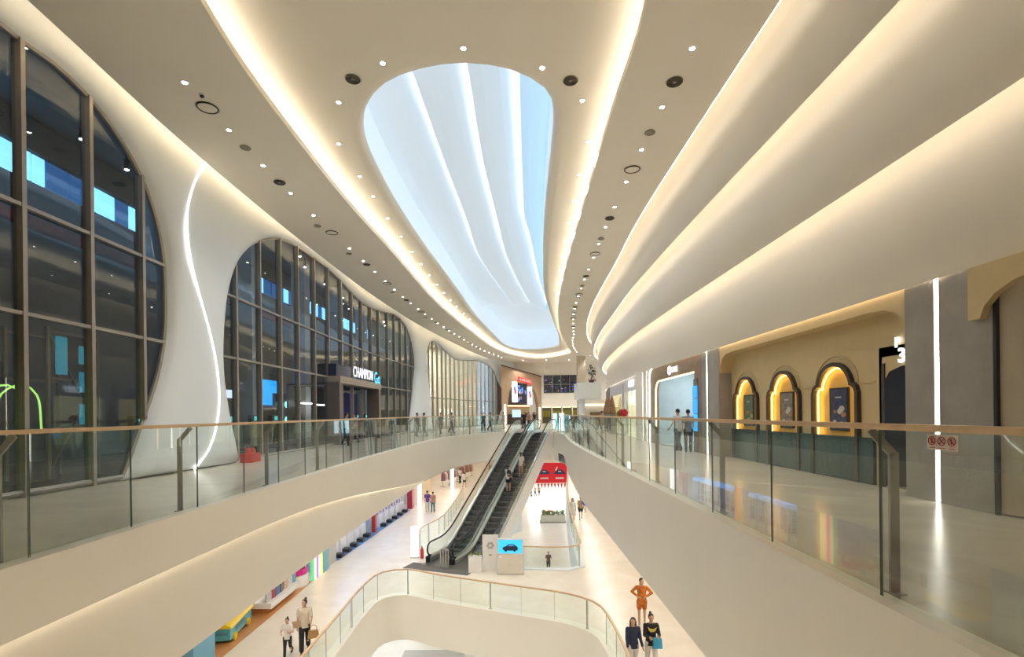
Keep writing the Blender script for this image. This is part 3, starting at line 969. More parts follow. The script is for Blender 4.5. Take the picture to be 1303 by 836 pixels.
# ================================================================= ceiling fittings
M_DOWN = emit('downlight_lens', (1.0, 0.95, 0.86), DOWN_POWER)
M_RING = mat('white_trim_ring', (0.8, 0.78, 0.74), 0.5)
M_GRILLE = mat('bronze_grille', (0.10, 0.085, 0.065), 0.5, 0.3)
M_GREYD = mat('grey_disc', (0.32, 0.29, 0.24), 0.6)
_dl = None
def downlight(p, label, group):
    global _dl
    if _dl is None:
        r = empty('downlight', p)
        MB().lathe((0,0,-0.012), [(0.085,0.0),(0.085,0.012),(0.06,0.012),(0.055,0.0)], 14).build('trim_ring', M_RING, r)
        MB().cyl((0,0,-0.016), 0.046, 0.010, 12).build('lens', M_DOWN, r)
        ld = bpy.data.lights.new('downlight_beam', 'SPOT'); ld.energy = SPOT_WATT; ld.color = (1.0, 0.95, 0.88); ld.spot_size = math.radians(88); ld.spot_blend = 0.7; ld.shadow_soft_size = 0.05
        lo = bpy.data.objects.new('beam', ld); COL.objects.link(lo); lo.parent = r; lo.location = (0, 0, -0.03)
        _dl = r
    else:
        r = copy_tree(_dl, p)
    tag(r, label, 'downlight', group)
    return r
def walk(f, y_start, step, y_end):
    out = []; y = y_start
    while y < y_end:
        out.append((f(y), y))
        dx = (f(y + 0.3) - f(y)) / 0.3
        y += step / math.sqrt(1 + dx*dx)
    return out
def tray_side(left):
    pts = sorted([(p.x, p.y) for p in TRAY if (p.y > 8.5) and ((p.x < -5 + max(0, p.y-20)*0.1) if left else (p.x > 1.5)) and p.y < 57], key=lambda t: t[1])
    return lerp_path(pts)
bl = lerp_path([(p.x, p.y) for p in [at(x, y, ZC) for x, y in B_px]])
cl_ = lerp_path(sorted([(p.x, p.y) for p in [at(x, y, ZC) for x, y in C_px[2:]]], key=lambda t: t[1]))
midL = lambda y: (A_X(y) + bl(y)) / 2
midR = lambda y: (D_X(y) + cl_(y)) / 2
for x, y in walk(midL, 10.45, 1.75, 61):
    downlight((x, y, ZC), 'small recessed downlight in the ceiling strip over the window wall', 'downlights in the strip over the window wall')
for x, y in walk(midR, 9.63, 1.85, 58):
    downlight((x, y, ZC), 'small recessed downlight in the ceiling strip above the shop side', 'downlights in the strip above the shop side')
for px, py in ((487,80),(589.6,61),(690,86),(741,127.6),(748,180),(737,222),(730,256),(724,283),(719,306),(715.5,326),(712.5,344),(710,360),(708.5,374),
               (431,130),(431,182.6),(457.6,224),(474.7,249.6),(493.3,277.5),(510,301),(524,320),(536,336),(546.5,350),(556,362),(565,372.5),(573,382),(581,390),(590,399),(598,406)):
    p = at(px, py, ZT)
    downlight((p.x, p.y, ZT), 'small recessed downlight in the raised tray round the skylight', 'downlights round the skylight')

plaza = bpy.data.lights.new('added_plaza_beam', 'SPOT'); plaza.energy = 420; plaza.color = (1.0, 0.95, 0.88); plaza.spot_size = math.radians(120); plaza.spot_blend = 0.8; plaza.shadow_soft_size = 0.06
for x, y in ((1.5,66.2),(4.5,66.2),(7.5,66.2),(10.5,66.2),(-1.2,62.5),(9.5,61.5),(12.5,66.2)):  # stronger downlights added to brighten the far end
    d = downlight((x, y, ZC), 'recessed downlight added to brighten the far end before the end wall', 'added downlights before the end wall')
    for ch in d.children:
        if ch.type == 'LIGHT': ch.data = plaza

def round_diffuser(p, r, m, name, label, cat, group, rings=3, disc=None):
    root = empty(name, p); tag(root, label, cat, group)
    if disc is not None: MB().cyl((0,0,-0.02), r*0.93, 0.015, 20).build('face_plate', disc, root)
    for k in range(rings):
        rr = r * (1 - k / max(1, rings) * 0.8)
        MB().tube([Vector((rr*math.cos(t), rr*math.sin(t), -0.02)) for t in [i*math.pi/10 for i in range(20)]], 0.018, 4, loop=True).build('ring', m, root)
    return root
ring0 = round_diffuser((midL(11.3), 11.3, ZC), 0.21, M_GRILLE, 'speaker', 'round flush ceiling speaker with a thin dark rim', 'speaker', 'ring speakers in the ceiling strips', 1, M_CEIL)
disc0 = round_diffuser((midL(13.0), 13.0, ZC), 0.11, M_GREYD, 'smoke_detector', 'small flat grey disc detector on the ceiling', 'detector', 'grey disc detectors in the ceiling strips', 1, M_GREYD)
gril0 = round_diffuser((midL(14.95), 14.95, ZC), 0.15, M_GRILLE, 'air_diffuser', 'dark round louvred air diffuser in the ceiling', 'air vent', 'dark round diffusers in the ceiling', 4, M_GREYD)
def put(src, x, y, z): 
    return copy_tree(src, (x, y, z))
for y in (19.1, 26.6, 34.0, 41.5, 49): put(ring0, midL(y), y, ZC)
for y in (18.4, 21.6, 28.5, 36, 43.4): put(disc0, midL(y) - 0.25, y, ZC)
for y in (23.2, 30.5, 38, 45.5, 53): put(gril0, midL(y), y, ZC)
for y in (14.4, 22.0, 29.5, 37): put(ring0, midR(y), y, ZC)
for y in (12.5, 20.1, 27.5, 35): put(disc0, midR(y), y, ZC)
for y in (10.6, 18.0, 25.6, 33, 40.5): put(gril0, midR(y), y, ZC)
for px, py in ((449,100),(726,102)):
    p = at(px, py, ZT); put(gril0, p.x, p.y, ZT)
cc = empty('security_camera', at(257, 120, ZC)); tag(cc, 'tiny dark dome camera on the ceiling beside the first ring speaker', 'camera')
MB().cyl((0,0,-0.03), 0.06, 0.03, 14).build('base', M_RING, cc); MB().ball((0,0,-0.04), 0.045, 0.045, 0.04, 12, 8).build('dome', M_BLACK, cc, True)

# panel lights added under the soffits to light the lower levels
_pl = None
def added_soffit_light(p, w, l, m, group, label):
    r = empty('added_soffit_light', p); tag(r, label, 'light', group)
    MB().box((-w/2, -l/2, -0.02), (w/2, l/2, -0.006)).build('diffuser', m, r)
    MB().box((-w/2-0.03, -l/2-0.03, -0.012), (w/2+0.03, l/2+0.03, -0.001)).build('frame', M_RING, r)
    return r
M_SOF = emit('added_soffit_panel', (1.0, 0.95, 0.88), 10.5)
M_SOFC = emit('added_soffit_cool', (0.92, 0.96, 1.0), 10.0)
for y in range(-9, 70, 3):
    added_soffit_light((-6.9, y, ZFB), 0.7, 1.6, M_SOF, 'added soffit lights by the shop line', 'flat panel light added in the soffit to light the lower shop walkway')
    added_soffit_light((5.2 + max(0, y-25)*0.06, y, ZFB), 0.7, 1.6, M_SOF, 'added soffit lights on the pier side', 'flat panel light added in the soffit to light the lower restaurant-side walkway')
for y in range(4, 95, 6):
    added_soffit_light((-8.5, y, -7.75), 1.2, 2.0, M_SOFC, 'added basement soffit lights', 'flat cool panel light added in the basement soffit')
    added_soffit_light((8.5, y, -7.75), 1.2, 2.0, M_SOFC, 'added basement soffit lights', 'flat cool panel light added in the basement soffit')
for y in (75, 80, 85, 90):
    added_soffit_light((3.5, y, -7.75), 1.6, 2.0, M_SOFC, 'added basement soffit lights', 'flat cool panel light added in the basement soffit')
# ================================================================= shop side of the gallery
XR = 6.62
def yz_poly(pts, x): return [Vector((x, y, z)) for y, z in pts]

def pillar(y0, y1, led_ys, label, m=M_CONC, x=6.55, led_w=0.045):
    r = empty('pillar', (x + 0.4, (y0 + y1)/2, 0)); tag(r, label, 'pillar')
    inv = Vector(r.location)
    # split round the light slots so that each strip sits in a groove
    cuts = [y0]
    for l in led_ys: cuts += [l - led_w, l + led_w]
    cuts.append(y1)
    for i in range(0, len(cuts), 2):
        MB().box(Vector((x, cuts[i], 0)) - inv, Vector((x + 0.8, cuts[i+1], 3.95)) - inv).build('panel', m, r)
    for l in led_ys:
        MB().box(Vector((x + 0.012, l - led_w, 0.02)) - inv, Vector((x + 0.06, l + led_w, 3.9)) - inv).build('led_strip', M_LEDW, r)
    return r
pillar(6.95, 8.5, [7.87], 'wide grey concrete pillar with one upright light strip beside the folding panels')
pillar(16.15, 17.6, [17.15], 'narrow grey pillar with one upright light strip between the arched restaurant and the timber portal')
pillar(24.3, 27.2, [25.0, 25.75], 'pale pillar with two thin upright light lines beside the timber portal', M_FASCIA, 6.6, 0.025)

# ---- folding panels in the nearest bay
M_FOLD = mat('folding_panel_cream', (0.47, 0.41, 0.32), 0.6)
fold = empty('folding_partition', (6.6, 4.0, 0)); tag(fold, 'cream folding partition of upright leaves closing the bay beside the wide pillar', 'partition')
y = 6.9; k = 0
while y > 0.2:
    w = 0.42
    a = Vector((0.0 if k % 2 == 0 else 0.10, y - 4.0, 0.0)); b = Vector((0.10 if k % 2 == 0 else 0.0, y - w - 4.0, 0.0))
    MB().prism([a + Vector((0,0,0.02)), b + Vector((0,0,0.02)), b + Vector((0,0,3.5)), a + Vector((0,0,3.5))], (0.03, 0, 0)).build('leaf', M_FOLD, fold)
    y -= w + 0.01; k += 1
MB().box((-0.05, 2.90, 0.0), (0.0, 2.945, 3.15)).build('edge_post', M_BLACK, fold)
hdr = MB().prism(yz_poly([(7.2,3.41),(7.2,2.68),(7.02,2.68),(6.95,2.84),(6.8,2.98),(6.55,3.09),(6.2,3.15),(5.6,3.17),(0.5,3.17),(0.5,3.41)], 6.44), (0.1,0,0)).build('arch_fascia', M_YELLOW)
tag(hdr, 'ochre arch-cornered fascia over the folding partition', 'fascia')
w_ = MB().box((7.35, Y0, 0), (7.5, 8.5, 4.2)).build('wall_right_near', M_YELLOW); struct(w_, 'ochre wall behind the nearest shop bay', 'wall')

# ---- restaurant bay with three arched niches
rest = empty('restaurant_front', (6.95, 12.3, 0)); tag(rest, 'ochre restaurant front with three glowing arched niches over dark green tiles', 'shopfront')
ri = Vector(rest.location)
NY = [15.12, 13.02, 10.95]
half = [(0.70,0.88),(0.70,1.80),(0.665,1.88),(0.59,1.93),(0.53,1.95),(0.51,2.03),(0.465,2.12),(0.38,2.23),(0.26,2.315),(0.13,2.36),(0,2.375)]
def niche(yc, g=0.0):
    h = [(a + (g if a > 0 else 0), z + (g if z > 1.9 else 0)) for a, z in half]
    return [Vector((yc + a, z)) for a, z in h] + [Vector((yc - a, z)) for a, z in reversed(h[:-1])]
V, Fc = fill([Vector((8.4,0)), Vector((16.2,0)), Vector((16.2,4.0)), Vector((8.4,4.0))], [niche(c) for c in NY] + [[Vector((8.45,0.02)),Vector((9.55,0.02)),Vector((9.55,1.95)),Vector((9.4,2.14)),Vector((9.1,2.22)),Vector((8.45,2.26))]])
MB().add([Vector((6.95, v.x, v.y)) - ri for v in V], Fc).build('back_wall', M_YELLOW, rest)
M_NICHE = mat('niche_amber_paint', (0.80, 0.52, 0.14), 0.6)
M_NLED = emit('niche_led', (1.0, 0.66, 0.22), 7.0)
for c, pic in zip(NY, ('green', 'grey', 'blue')):
    ol = niche(c)
    MB().loft([[Vector((6.95, p.x, p.y)) - ri for p in ol], [Vector((7.04, p.x, p.y)) - ri for p in ol]], True).build('niche_reveal', M_NICHE, rest)
    MB().add([Vector((7.04, p.x, p.y)) - ri for p in ol], [tuple(range(len(ol)))]).build('niche_back', M_NICHE, rest)
    inn = [Vector((6.972, p.x + (0.035 if p.x < c else -0.035) * (1 if abs(p.x - c) > 0.05 else 0), p.y - (0.035 if p.y > 1.9 else 0))) - ri for p in ol]
    MB().tube(inn, 0.012, 5).build('niche_led', M_NLED, rest)
    fo = [Vector((c + 0.70, 0.0))] + [p for p in ol if p.x > c + 1e-6] + [Vector((c, 2.375))] + [p for p in ol if p.x < c - 1e-6] + [Vector((c - 0.70, 0.0))]
    fo3 = [Vector((p.x, p.y, 0)) for p in fo]
    A_ = offset(fo3, 0.0); B_ = offset(fo3, 0.085)
    if max(q.y for q in B_) < 2.4: B_ = offset(fo3, -0.085)
    MB().loft([[Vector((xx, q.x, q.y)) - ri for q in pa] for i, (xx, pa) in enumerate(((6.95, A_), (6.865, A_), (6.865, B_), (6.95, B_)))], False).build('niche_frame', M_DBROWN, rest)
    arc = [Vector((6.945, c + 0.72*math.cos(t), 1.98 + 0.62*math.sin(t))) - ri for t in [i*math.pi/16 for i in range(17)]]
    MB().tube(arc, 0.022, 5).build('arch_moulding', M_YELLOW, rest, True)
    # poster in its frame hanging in the niche
    p = empty('framed_poster', (7.0, c, 1.0))
    tag(p, {'green': 'framed poster of a leafy dish in the niche beside the narrow pillar', 'grey': 'framed poster of a round plate in the middle niche', 'blue': 'framed dark blue food poster in the niche beside the dark doorway'}[pic], 'poster')
    MB().box((0, -0.31, 0.0), (0.04, 0.31, 0.92)).build('frame', M_BLACK, p)
    bgc = {'green': (0.08,0.16,0.12), 'grey': (0.20,0.18,0.17), 'blue': (0.05,0.06,0.13)}[pic]
    prn = MB().box((-0.004, -0.27, 0.04), (0.0, 0.27, 0.88)).build('print', mat('poster_' + pic, bgc, 0.3, vary=0.5, scale=9), p)
    random.seed(len(pic))
    for q in range(7):
        cy_, cz = random.uniform(-0.2, 0.2), random.uniform(0.12, 0.5)
        rr = random.uniform(0.04, 0.10)
        colr = random.choice([(0.35,0.42,0.12),(0.45,0.36,0.28),(0.5,0.5,0.45),(0.25,0.3,0.12),(0.4,0.22,0.1)])
        MB().prism([Vector((-0.006 - q*0.0005, cy_ + rr*math.cos(t), cz + rr*0.7*math.sin(t))) for t in [i*math.pi/8 for i in range(16)]], (0.002,0,0)).build('dish_print', mat('dish_%d_%s' % (q, pic), colr, 0.4, vary=0.3, scale=14), prn)
    MB().box((-0.007, -0.10, 0.70), (-0.004, 0.10, 0.73)).build('title_bar', mat('poster_white', (0.6,0.6,0.6), 0.5), prn)
for a, b in ((9.75, NY[2]-0.75), (NY[2]+0.75, NY[1]-0.75), (NY[1]+0.75, NY[0]-0.75), (NY[0]+0.75, 16.1)):
    MB().bar(Vector((6.945, a, 1.98)) - ri, Vector((6.945, b, 1.98)) - ri, 0.03, 0.03).build('moulding_strip', M_YELLOW, rest)
# wainscot of slim glazed tiles
M_TILE = mat('dark_green_glazed_tile', (0.035, 0.085, 0.085), 0.18, vary=0.25, scale=20)
MB().box(Vector((6.90, 9.75, 0)) - ri, Vector((6.95, 16.05, 0.87)) - ri).build('tile_backing', mat('tile_grout', (0.03,0.05,0.05), 0.8), rest)
tm = MB()
y = 9.76
while y < 16.0:
    for r_ in range(4):
        tm.box(Vector((6.888, y, 0.02 + r_*0.212)) - ri, Vector((6.902, y + 0.045, 0.02 + r_*0.212 + 0.205)) - ri)
    y += 0.05
o = tm.build('wall_tiles', M_TILE, rest); o['kind'] = 'stuff'
MB().box(Vector((6.88, 9.75, 0.87)) - ri, Vector((6.96, 16.05, 0.90)) - ri).build('wainscot_cap', M_TILE, rest)
# header with rounded corners
hp = [(8.5,4.0),(8.5,2.55),(8.52,2.75),(8.6,2.95),(8.75,3.1),(9.0,3.19),(9.4,3.22),(15.3,3.22),(15.7,3.19),(15.95,3.08),(16.08,2.9),(16.15,2.65),(16.15,4.0)]
MB().prism([Vector((6.58, y, z)) - ri for y, z in hp], (0.37, 0, 0)).build('header', M_YELLOW, rest)
# doorway
dr = empty('door_1', (7.35, 9.0, 0)); struct(dr, 'dark arched restaurant doorway with a blue-lit interior beside the wide pillar', 'door')
MB().box((-0.4, -0.6, 0), (0.05, -0.55, 2.6)).build('jamb', M_DBROWN, dr)
MB().box((-0.42, 0.5, 0), (0.05, 0.58, 2.3)).build('jamb', M_DBROWN, dr)
MB().box((0.9, -0.6, 0), (1.0, 0.7, 2.6)).build('inner_wall', M_DARKIN, dr)
MB().box((-0.4, 0.58, 0), (1.0, 0.66, 2.6)).build('side_wall', M_DARKIN, dr)
MB().box((-0.4, -0.6, 2.42), (1.0, 0.66, 2.6)).build('lintel', M_DARKIN, dr)
for k, (yy_, zz, h_, w2, c_) in enumerate(((0.05,1.55,0.38,0.14,(0.08,0.30,0.42)),(0.38,1.5,0.5,0.05,(0.05,0.2,0.3)),(0.05,1.35,0.12,0.14,(0.35,0.22,0.1)),(0.05,1.98,0.14,0.16,(0.15,0.35,0.45)))):
    MB().box((0.86, yy_ - w2, zz), (0.89, yy_ + w2, zz + h_)).build('lit_picture', emit('door_glow_%d' % k, c_, 1.0), dr)
MB().box((0.2, -0.05, 0.02), (0.24, 0.4, 0.78)).build('menu_stand', M_DBROWN, dr)
MB().box((0.1, -0.1, 0.78), (0.5, 0.45, 0.81)).build('menu_top', mat('menu_grey', (0.25,0.27,0.27), 0.4), dr)
M_SIGNW = emit('white_sign_light', (0.92, 0.96, 1.0), 1.5)
sg = empty('illuminated_sign', (6.9, 9.2, 2.5)); tag(sg, 'white lit letter P over the figure 3 half hidden by the wide pillar', 'sign')
stand_text(text_mesh('P', 0.25, 0.015, 'letter', M_SIGNW, sg, 0.004), (0.0, -0.01, 0.06), (0,-1,0))
stand_text(text_mesh('3', 0.36, 0.015, 'figure', M_SIGNW, sg, 0.005), (0.0, -0.08, -0.22), (0,-1,0))

# ---- shop with the timber portal
M_BRWOOD = mat('brown_timber_panel', (0.28, 0.19, 0.12), 0.45, vary=0.15, scale=5)
sp = empty('shop_portal', (6.6, 20.9, 0)); tag(sp, 'brown timber shop portal with a gold-lit rounded opening and pale blue interior', 'shopfront')
si = Vector(sp.location)
outp = [(17.6,0),(24.3,0),(24.3,3.0),(24.2,3.25),(24.0,3.42),(23.6,3.5),(17.6,3.5)]
inp = [(18.35,0.0),(23.45,0.0),(23.45,2.35),(23.38,2.6),(23.2,2.78),(22.9,2.86),(18.35,2.9)]
V, Fc = fill([Vector(p) for p in outp], [[Vector(p) + Vector((0, -0.001 if p[1] == 0 else 0)) for p in inp]])
for xx in (6.56, 6.72):
    pass
mbp = MB()
o1 = len(mbp.v); mbp.add([Vector((6.56, v.x, v.y)) - si for v in V], Fc)
mbp.loft([[Vector((xx, y, z)) - si for y, z in inp] for xx in (6.56, 6.75)], True)
mbp.loft([[Vector((xx, y, z)) - si for y, z in outp] for xx in (6.56, 6.75)], True)
mbp.build('portal_frame', M_BRWOOD, sp)
MB().tube([Vector((6.60, y + (0.04 if y < 20 else -0.04), z - (0.04 if z > 0.1 else 0))) - si for y, z in inp[1:-1] + [(18.35, 2.9)]], 0.03, 6).build('gold_light_line', emit('gold_line', (1.0, 0.80, 0.42), 3.0), sp)
MB().tube([Vector((6.55, y, z)) - si for y, z in outp[1:6]], 0.03, 6).build('edge_light_line', M_LEDW, sp)
M_PALEB = mat('pale_blue_shop_wall', (0.62, 0.72, 0.76), 0.4)
ib = MB()
ib.box(Vector((10.2, 17.6, 0)) - si, Vector((10.3, 24.5, 3.4)) - si)
ib.box(Vector((6.75, 24.1, 0)) - si, Vector((10.3, 24.28, 3.4)) - si)
ib.box(Vector((6.75, 17.4, 0)) - si, Vector((10.3, 17.62, 3.4)) - si)
ib.box(Vector((6.75, 17.6, 3.3)) - si, Vector((10.3, 24.5, 3.4)) - si)
ib.build('interior_shell', M_PALEB, sp)
MB().box(Vector((6.7, 17.6, 0.002)) - si, Vector((10.3, 24.5, 0.006)) - si).build('interior_floor', mat('shop_floor_grey', (0.5,0.52,0.5), 0.2), sp)
for yv in (19.2, 21.0, 22.8):
    MB().box(Vector((7.2, yv - 0.3, 3.27)) - si, Vector((9.8, yv + 0.3, 3.295)) - si).build('ceiling_panel_light', emit('shop_panel_light', (0.9,0.97,1.0), 5.0), sp)
MB().box(Vector((6.52, 18.0, 0.0)) - si, Vector((6.60, 18.34, 2.6)) - si).build('dark_pier', mat('grey_pier', (0.18,0.17,0.16), 0.5), sp)
for z0, z1 in ((0.75, 1.35), (1.38, 1.9), (1.93, 2.35)):
    MB().box(Vector((6.49, 17.95, z0)) - si, Vector((6.525, 18.36, z1)) - si).build('blue_screen', emit('blue_screen_%d' % int(z0*10), (0.03,0.28,0.75) if z0 > 1.36 else (0.05,0.35,0.7), 1.0), sp)
lg = empty('illuminated_sign', (6.53, 20.6, 3.12)); tag(lg, 'small white lit shop sign with a round emblem on the brown timber lintel', 'sign')
MB().tube([Vector((0, 0.55 + 0.16*math.cos(t), 0.03 + 0.16*math.sin(t))) for t in [i*math.pi/10 for i in range(20)]], 0.03, 5, loop=True).build('round_emblem', M_SIGNW, lg)
stand_text(text_mesh('CAME', 0.30, 0.005, 'letters', M_SIGNW, lg, 0.003), (0.0, 0.32, -0.07), (0,-1,0))
rp = empty('hanging_plaque', (7.6, 19.3, 2.45)); tag(rp, 'dark red plaque with pale lettering strip hanging inside the pale blue shop', 'plaque')
MB().box((0,-0.55,-0.13),(0.06,0.55,0.13)).build('board', mat('dark_red_board', (0.22,0.06,0.045), 0.5), rp)
MB().box((-0.01,-0.3,-0.03),(0.0,0.3,0.03)).build('lettering_strip', emit('plaque_letters', (0.7,0.4,0.3), 0.8), rp.children[0])
for s_ in (-0.4, 0.4): MB().cyl((0.03, s_, 0.13), 0.008, 0.7, 6).build('wire', M_STEEL, rp)
sc_ = empty('wall_sculpture', (7.7, 19.4, 1.75)); tag(sc_, 'golden brown curling sculpture mounted inside the pale blue shop', 'sculpture')
random.seed(3)
M_GOLDB = mat('golden_brown', (0.30, 0.16, 0.06), 0.35, 0.4, vary=0.3)
path = [Vector((0, 0.5 - 0.07*i, 0.12*math.sin(i*0.8) + 0.1)) for i in range(14)]
MB().tube(path, [0.03 + 0.09*math.sin(math.pi*i/13) for i in range(14)], 8).build('body', M_GOLDB, sc_, True)
for i in (3, 5, 7, 9, 11):
    MB().tube([path[i], path[i] + Vector((-0.03, 0.06, 0.16)), path[i] + Vector((0, 0.12, 0.22))], [0.05, 0.035, 0.01], 6).build('frond', M_GOLDB, sc_, True)
for i in range(4):
    MB().tube([Vector((0,-0.3+0.02*i,0.0-0.18*i)), Vector((0,-0.42,-0.12-0.18*i)), Vector((0,-0.32,-0.2-0.18*i))], [0.06,0.07,0.04], 6).build('tail_segment', M_GOLDB, sc_, True)
MB().box((0.1,-0.5,-1.0),(0.14,-0.2,-0.65)).build('mount_plate', mat('mount_grey', (0.3,0.33,0.35), 0.4), sc_)

# ---- wall behind the farther bending shops
yb = [27.2 + i * 1.0 for i in range(37)]
wr = MB().loft([[Vector((G_X(y) + 0.35, y, z)) for y in yb] for z in (0.0, 4.2)], False).build('wall_right', M_FASCIA); struct(wr, 'cream wall bending away behind the farther shops', 'wall')

def bent_frame(y): 
    t = Vector((G_X(y + 0.4) - G_X(y - 0.4), 0.8, 0)).normalized()
    return t, Vector((t.y, -t.x, 0))        # along the wall, into the wall
def bay(y0, y1, name, label, body, sign_text, sign_col, glow):
    a, b = Vector((G_X(y0) + 0.12, y0, 0)), Vector((G_X(y1) + 0.12, y1, 0))
    t = (b - a).normalized(); n = Vector((t.y, -t.x, 0)); L = (b - a).length
    r = empty(name, (a + b) / 2); tag(r, label, 'shopfront'); inv = Vector(r.location)
    P = lambda u, d, z: a + t*u + n*d + Vector((0,0,z)) - inv
    def slab(u0, u1, d0, d1, z0, z1, nm, m):
        MB().prism([P(u0,d0,z0), P(u1,d0,z0), P(u1,d1,z0), P(u0,d1,z0)], (0,0,z1-z0)).build(nm, m, r)
    slab(0, L, -0.05, 0.2, 2.7, 3.45, 'sign_fascia', body)
    slab(0, 0.3, -0.05, 0.2, 0, 2.7, 'side_pier', body); slab(L-0.3, L, -0.05, 0.2, 0, 2.7, 'side_pier', body)
    slab(0.3, L-0.3, 0.16, 0.2, 0, 2.7, 'glowing_back_wall', glow)  # this wall glows itself in place of lamps inside the shop
    slab(0.3, L-0.3, 0.0, 0.012, 0.02, 2.7, 'shop_window', M_GLASSB)
    return r, a, t, n, L
M_LITB = mat('shop_bright_wall', (0.75,0.72,0.62), 0.5)
M_LILAC = mat('lilac_panel', (0.60,0.58,0.66), 0.5)
hob = empty('illuminated_sign', (0, 0, 0))
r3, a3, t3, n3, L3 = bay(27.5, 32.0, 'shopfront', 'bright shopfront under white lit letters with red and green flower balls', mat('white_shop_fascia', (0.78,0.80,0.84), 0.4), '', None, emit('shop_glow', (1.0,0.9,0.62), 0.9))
hob.location = a3 + t3*2.6 - n3*0.1 + Vector((0,0,2.92)); tag(hob, 'white lit HOBBY lettering on the pale shop fascia', 'sign')
stand_text(text_mesh('HOBBY', 0.52, 0.006, 'letters', emit('hobby_letters', (0.85,0.93,1.0), 1.8), hob, 0.005), (0,0,0), -t3)
for k, (u, z, rr, c_) in enumerate(((0.9,1.38,0.25,(0.50,0.02,0.03)),(1.7,1.38,0.24,(0.08,0.20,0.05)),(2.5,1.3,0.21,(0.55,0.33,0.06)))):
    pos = a3 + t3*u - n3*0.65
    f_ = empty('flower_ball', (pos.x, pos.y, 0)); tag(f_, ('deep red', 'dark green', 'amber')[k] + ' flower ball on a slim white stand outside the bright shop', 'decoration')
    MB().lathe((0,0,0), [(0.2,0),(0.2,0.03),(0.04,0.05),(0.03,z-rr*0.7),(0.12,z-rr*0.5)], 12).build('stand', M_WHITE, f_)
    random.seed(k); bm_ = MB().ball((0,0,z), rr*0.85, rr*0.85, rr*0.85, 14, 10)
    for q in range(60):
        th, ph = random.uniform(0, 6.28), math.acos(random.uniform(-1, 1))
        d = Vector((math.sin(ph)*math.cos(th), math.sin(ph)*math.sin(th), math.cos(ph)))
        bm_.ball(Vector((0,0,z)) + d*rr*0.85, rr*0.2, rr*0.2, rr*0.2, 6, 4)
    bm_.build('blossoms', mat('blossom_%d' % k, c_, 0.7, vary=0.3, scale=20), f_, True)
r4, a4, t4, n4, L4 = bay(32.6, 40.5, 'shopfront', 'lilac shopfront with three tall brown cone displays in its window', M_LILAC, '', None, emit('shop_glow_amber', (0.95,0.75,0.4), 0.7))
for u in (2.0, 3.9, 5.8):
    pos = a4 + t4*u - n4*0.5
    c_ = empty('cone_display', (pos.x, pos.y, 0)); tag(c_, 'tall brown cone display on a dark plinth outside the lilac shop', 'display', 'brown cone displays')
    MB().box((-0.2,-0.2,0),(0.2,0.2,1.35)).build('plinth', mat('plinth_grey', (0.22,0.2,0.2), 0.5), c_)
    MB().lathe((0,0,1.35), [(0.3,0),(0.28,0.12),(0.18,0.6),(0.09,1.0),(0.02,1.25)], 16).build('cone', mat('cone_brown', (0.25,0.13,0.07), 0.5, vary=0.3, scale=12), c_, True)
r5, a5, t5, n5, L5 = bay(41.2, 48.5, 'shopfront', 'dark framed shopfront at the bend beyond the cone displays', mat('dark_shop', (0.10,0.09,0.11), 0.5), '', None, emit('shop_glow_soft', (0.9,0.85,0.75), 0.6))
# ================================================================= far end wall
V, Fc = fill([Vector((-3,0)), Vector((18,0)), Vector((18,9.4)), Vector((-3,9.4))],
             [[Vector((4.4,4.15)), Vector((9.15,4.15)), Vector((9.15,6.65)), Vector((4.4,6.65))]] +
             [[Vector((x,0.02)), Vector((x+1.25,0.02)), Vector((x+1.25,2.3)), Vector((x,2.3))] for x in (4.15,5.55,6.95,8.35)])
wf = MB().add([Vector((v.x, 70.0, v.y)) for v in V], Fc).build('wall_far', M_FASCIA); struct(wf, 'cream end wall with a dark clerestory window and a row of shop openings', 'wall')
MB().box((3.8, 69.85, 2.32), (9.4, 70.0, 2.5)).build('ledge', M_FASCIA, wf)
cw = empty('window_4', (6.8, 70.0, 4.15)); struct(cw, 'dark clerestory window full of coloured lights in the end wall', 'window')
MB().box((-2.5, 1.2, -0.1), (2.5, 1.3, 2.6)).build('dark_back', mat('clerestory_dark', (0.06,0.05,0.08), 0.6, vary=0.6, scale=3), cw)
for k in range(5): MB().box((-2.4 + 1.18*k - 0.03, -0.05, 0), (-2.4 + 1.18*k + 0.03, 0.05, 2.5)).build('mullion', M_FRAME, cw)
for z in (0.03, 1.2, 2.47): MB().box((-2.4, -0.05, z - 0.03), (2.4, 0.05, z + 0.03)).build('transom', M_FRAME, cw)
for k in range(4):
    for j, (z0, z1) in enumerate(((0.0,1.2),(1.2,2.5))):
        MB().box((-2.4 + 1.18*k, -0.005, z0), (-2.4 + 1.18*(k+1), 0.005, z1)).build('glass_pane', M_GLASSW, cw)
random.seed(11)
for k in range(34):
    x, z = random.uniform(-2.2, 2.3), random.uniform(0.15, 2.0)
    w, h = random.uniform(0.06, 0.22), random.uniform(0.05, 0.2)
    c_ = random.choice([(0.15,0.2,0.9),(0.1,0.2,0.8),(0.8,0.2,0.3),(0.7,0.7,0.8),(0.3,0.3,0.7),(0.5,0.35,0.3)])
    if x > 1.4: c_ = (0.1,0.15,0.9)
    MB().box((x, 1.1, z), (x + w, 1.15, z + h)).build('coloured_light', emit('clere_%d' % (hash(c_) % 97), c_, 1.3), cw)
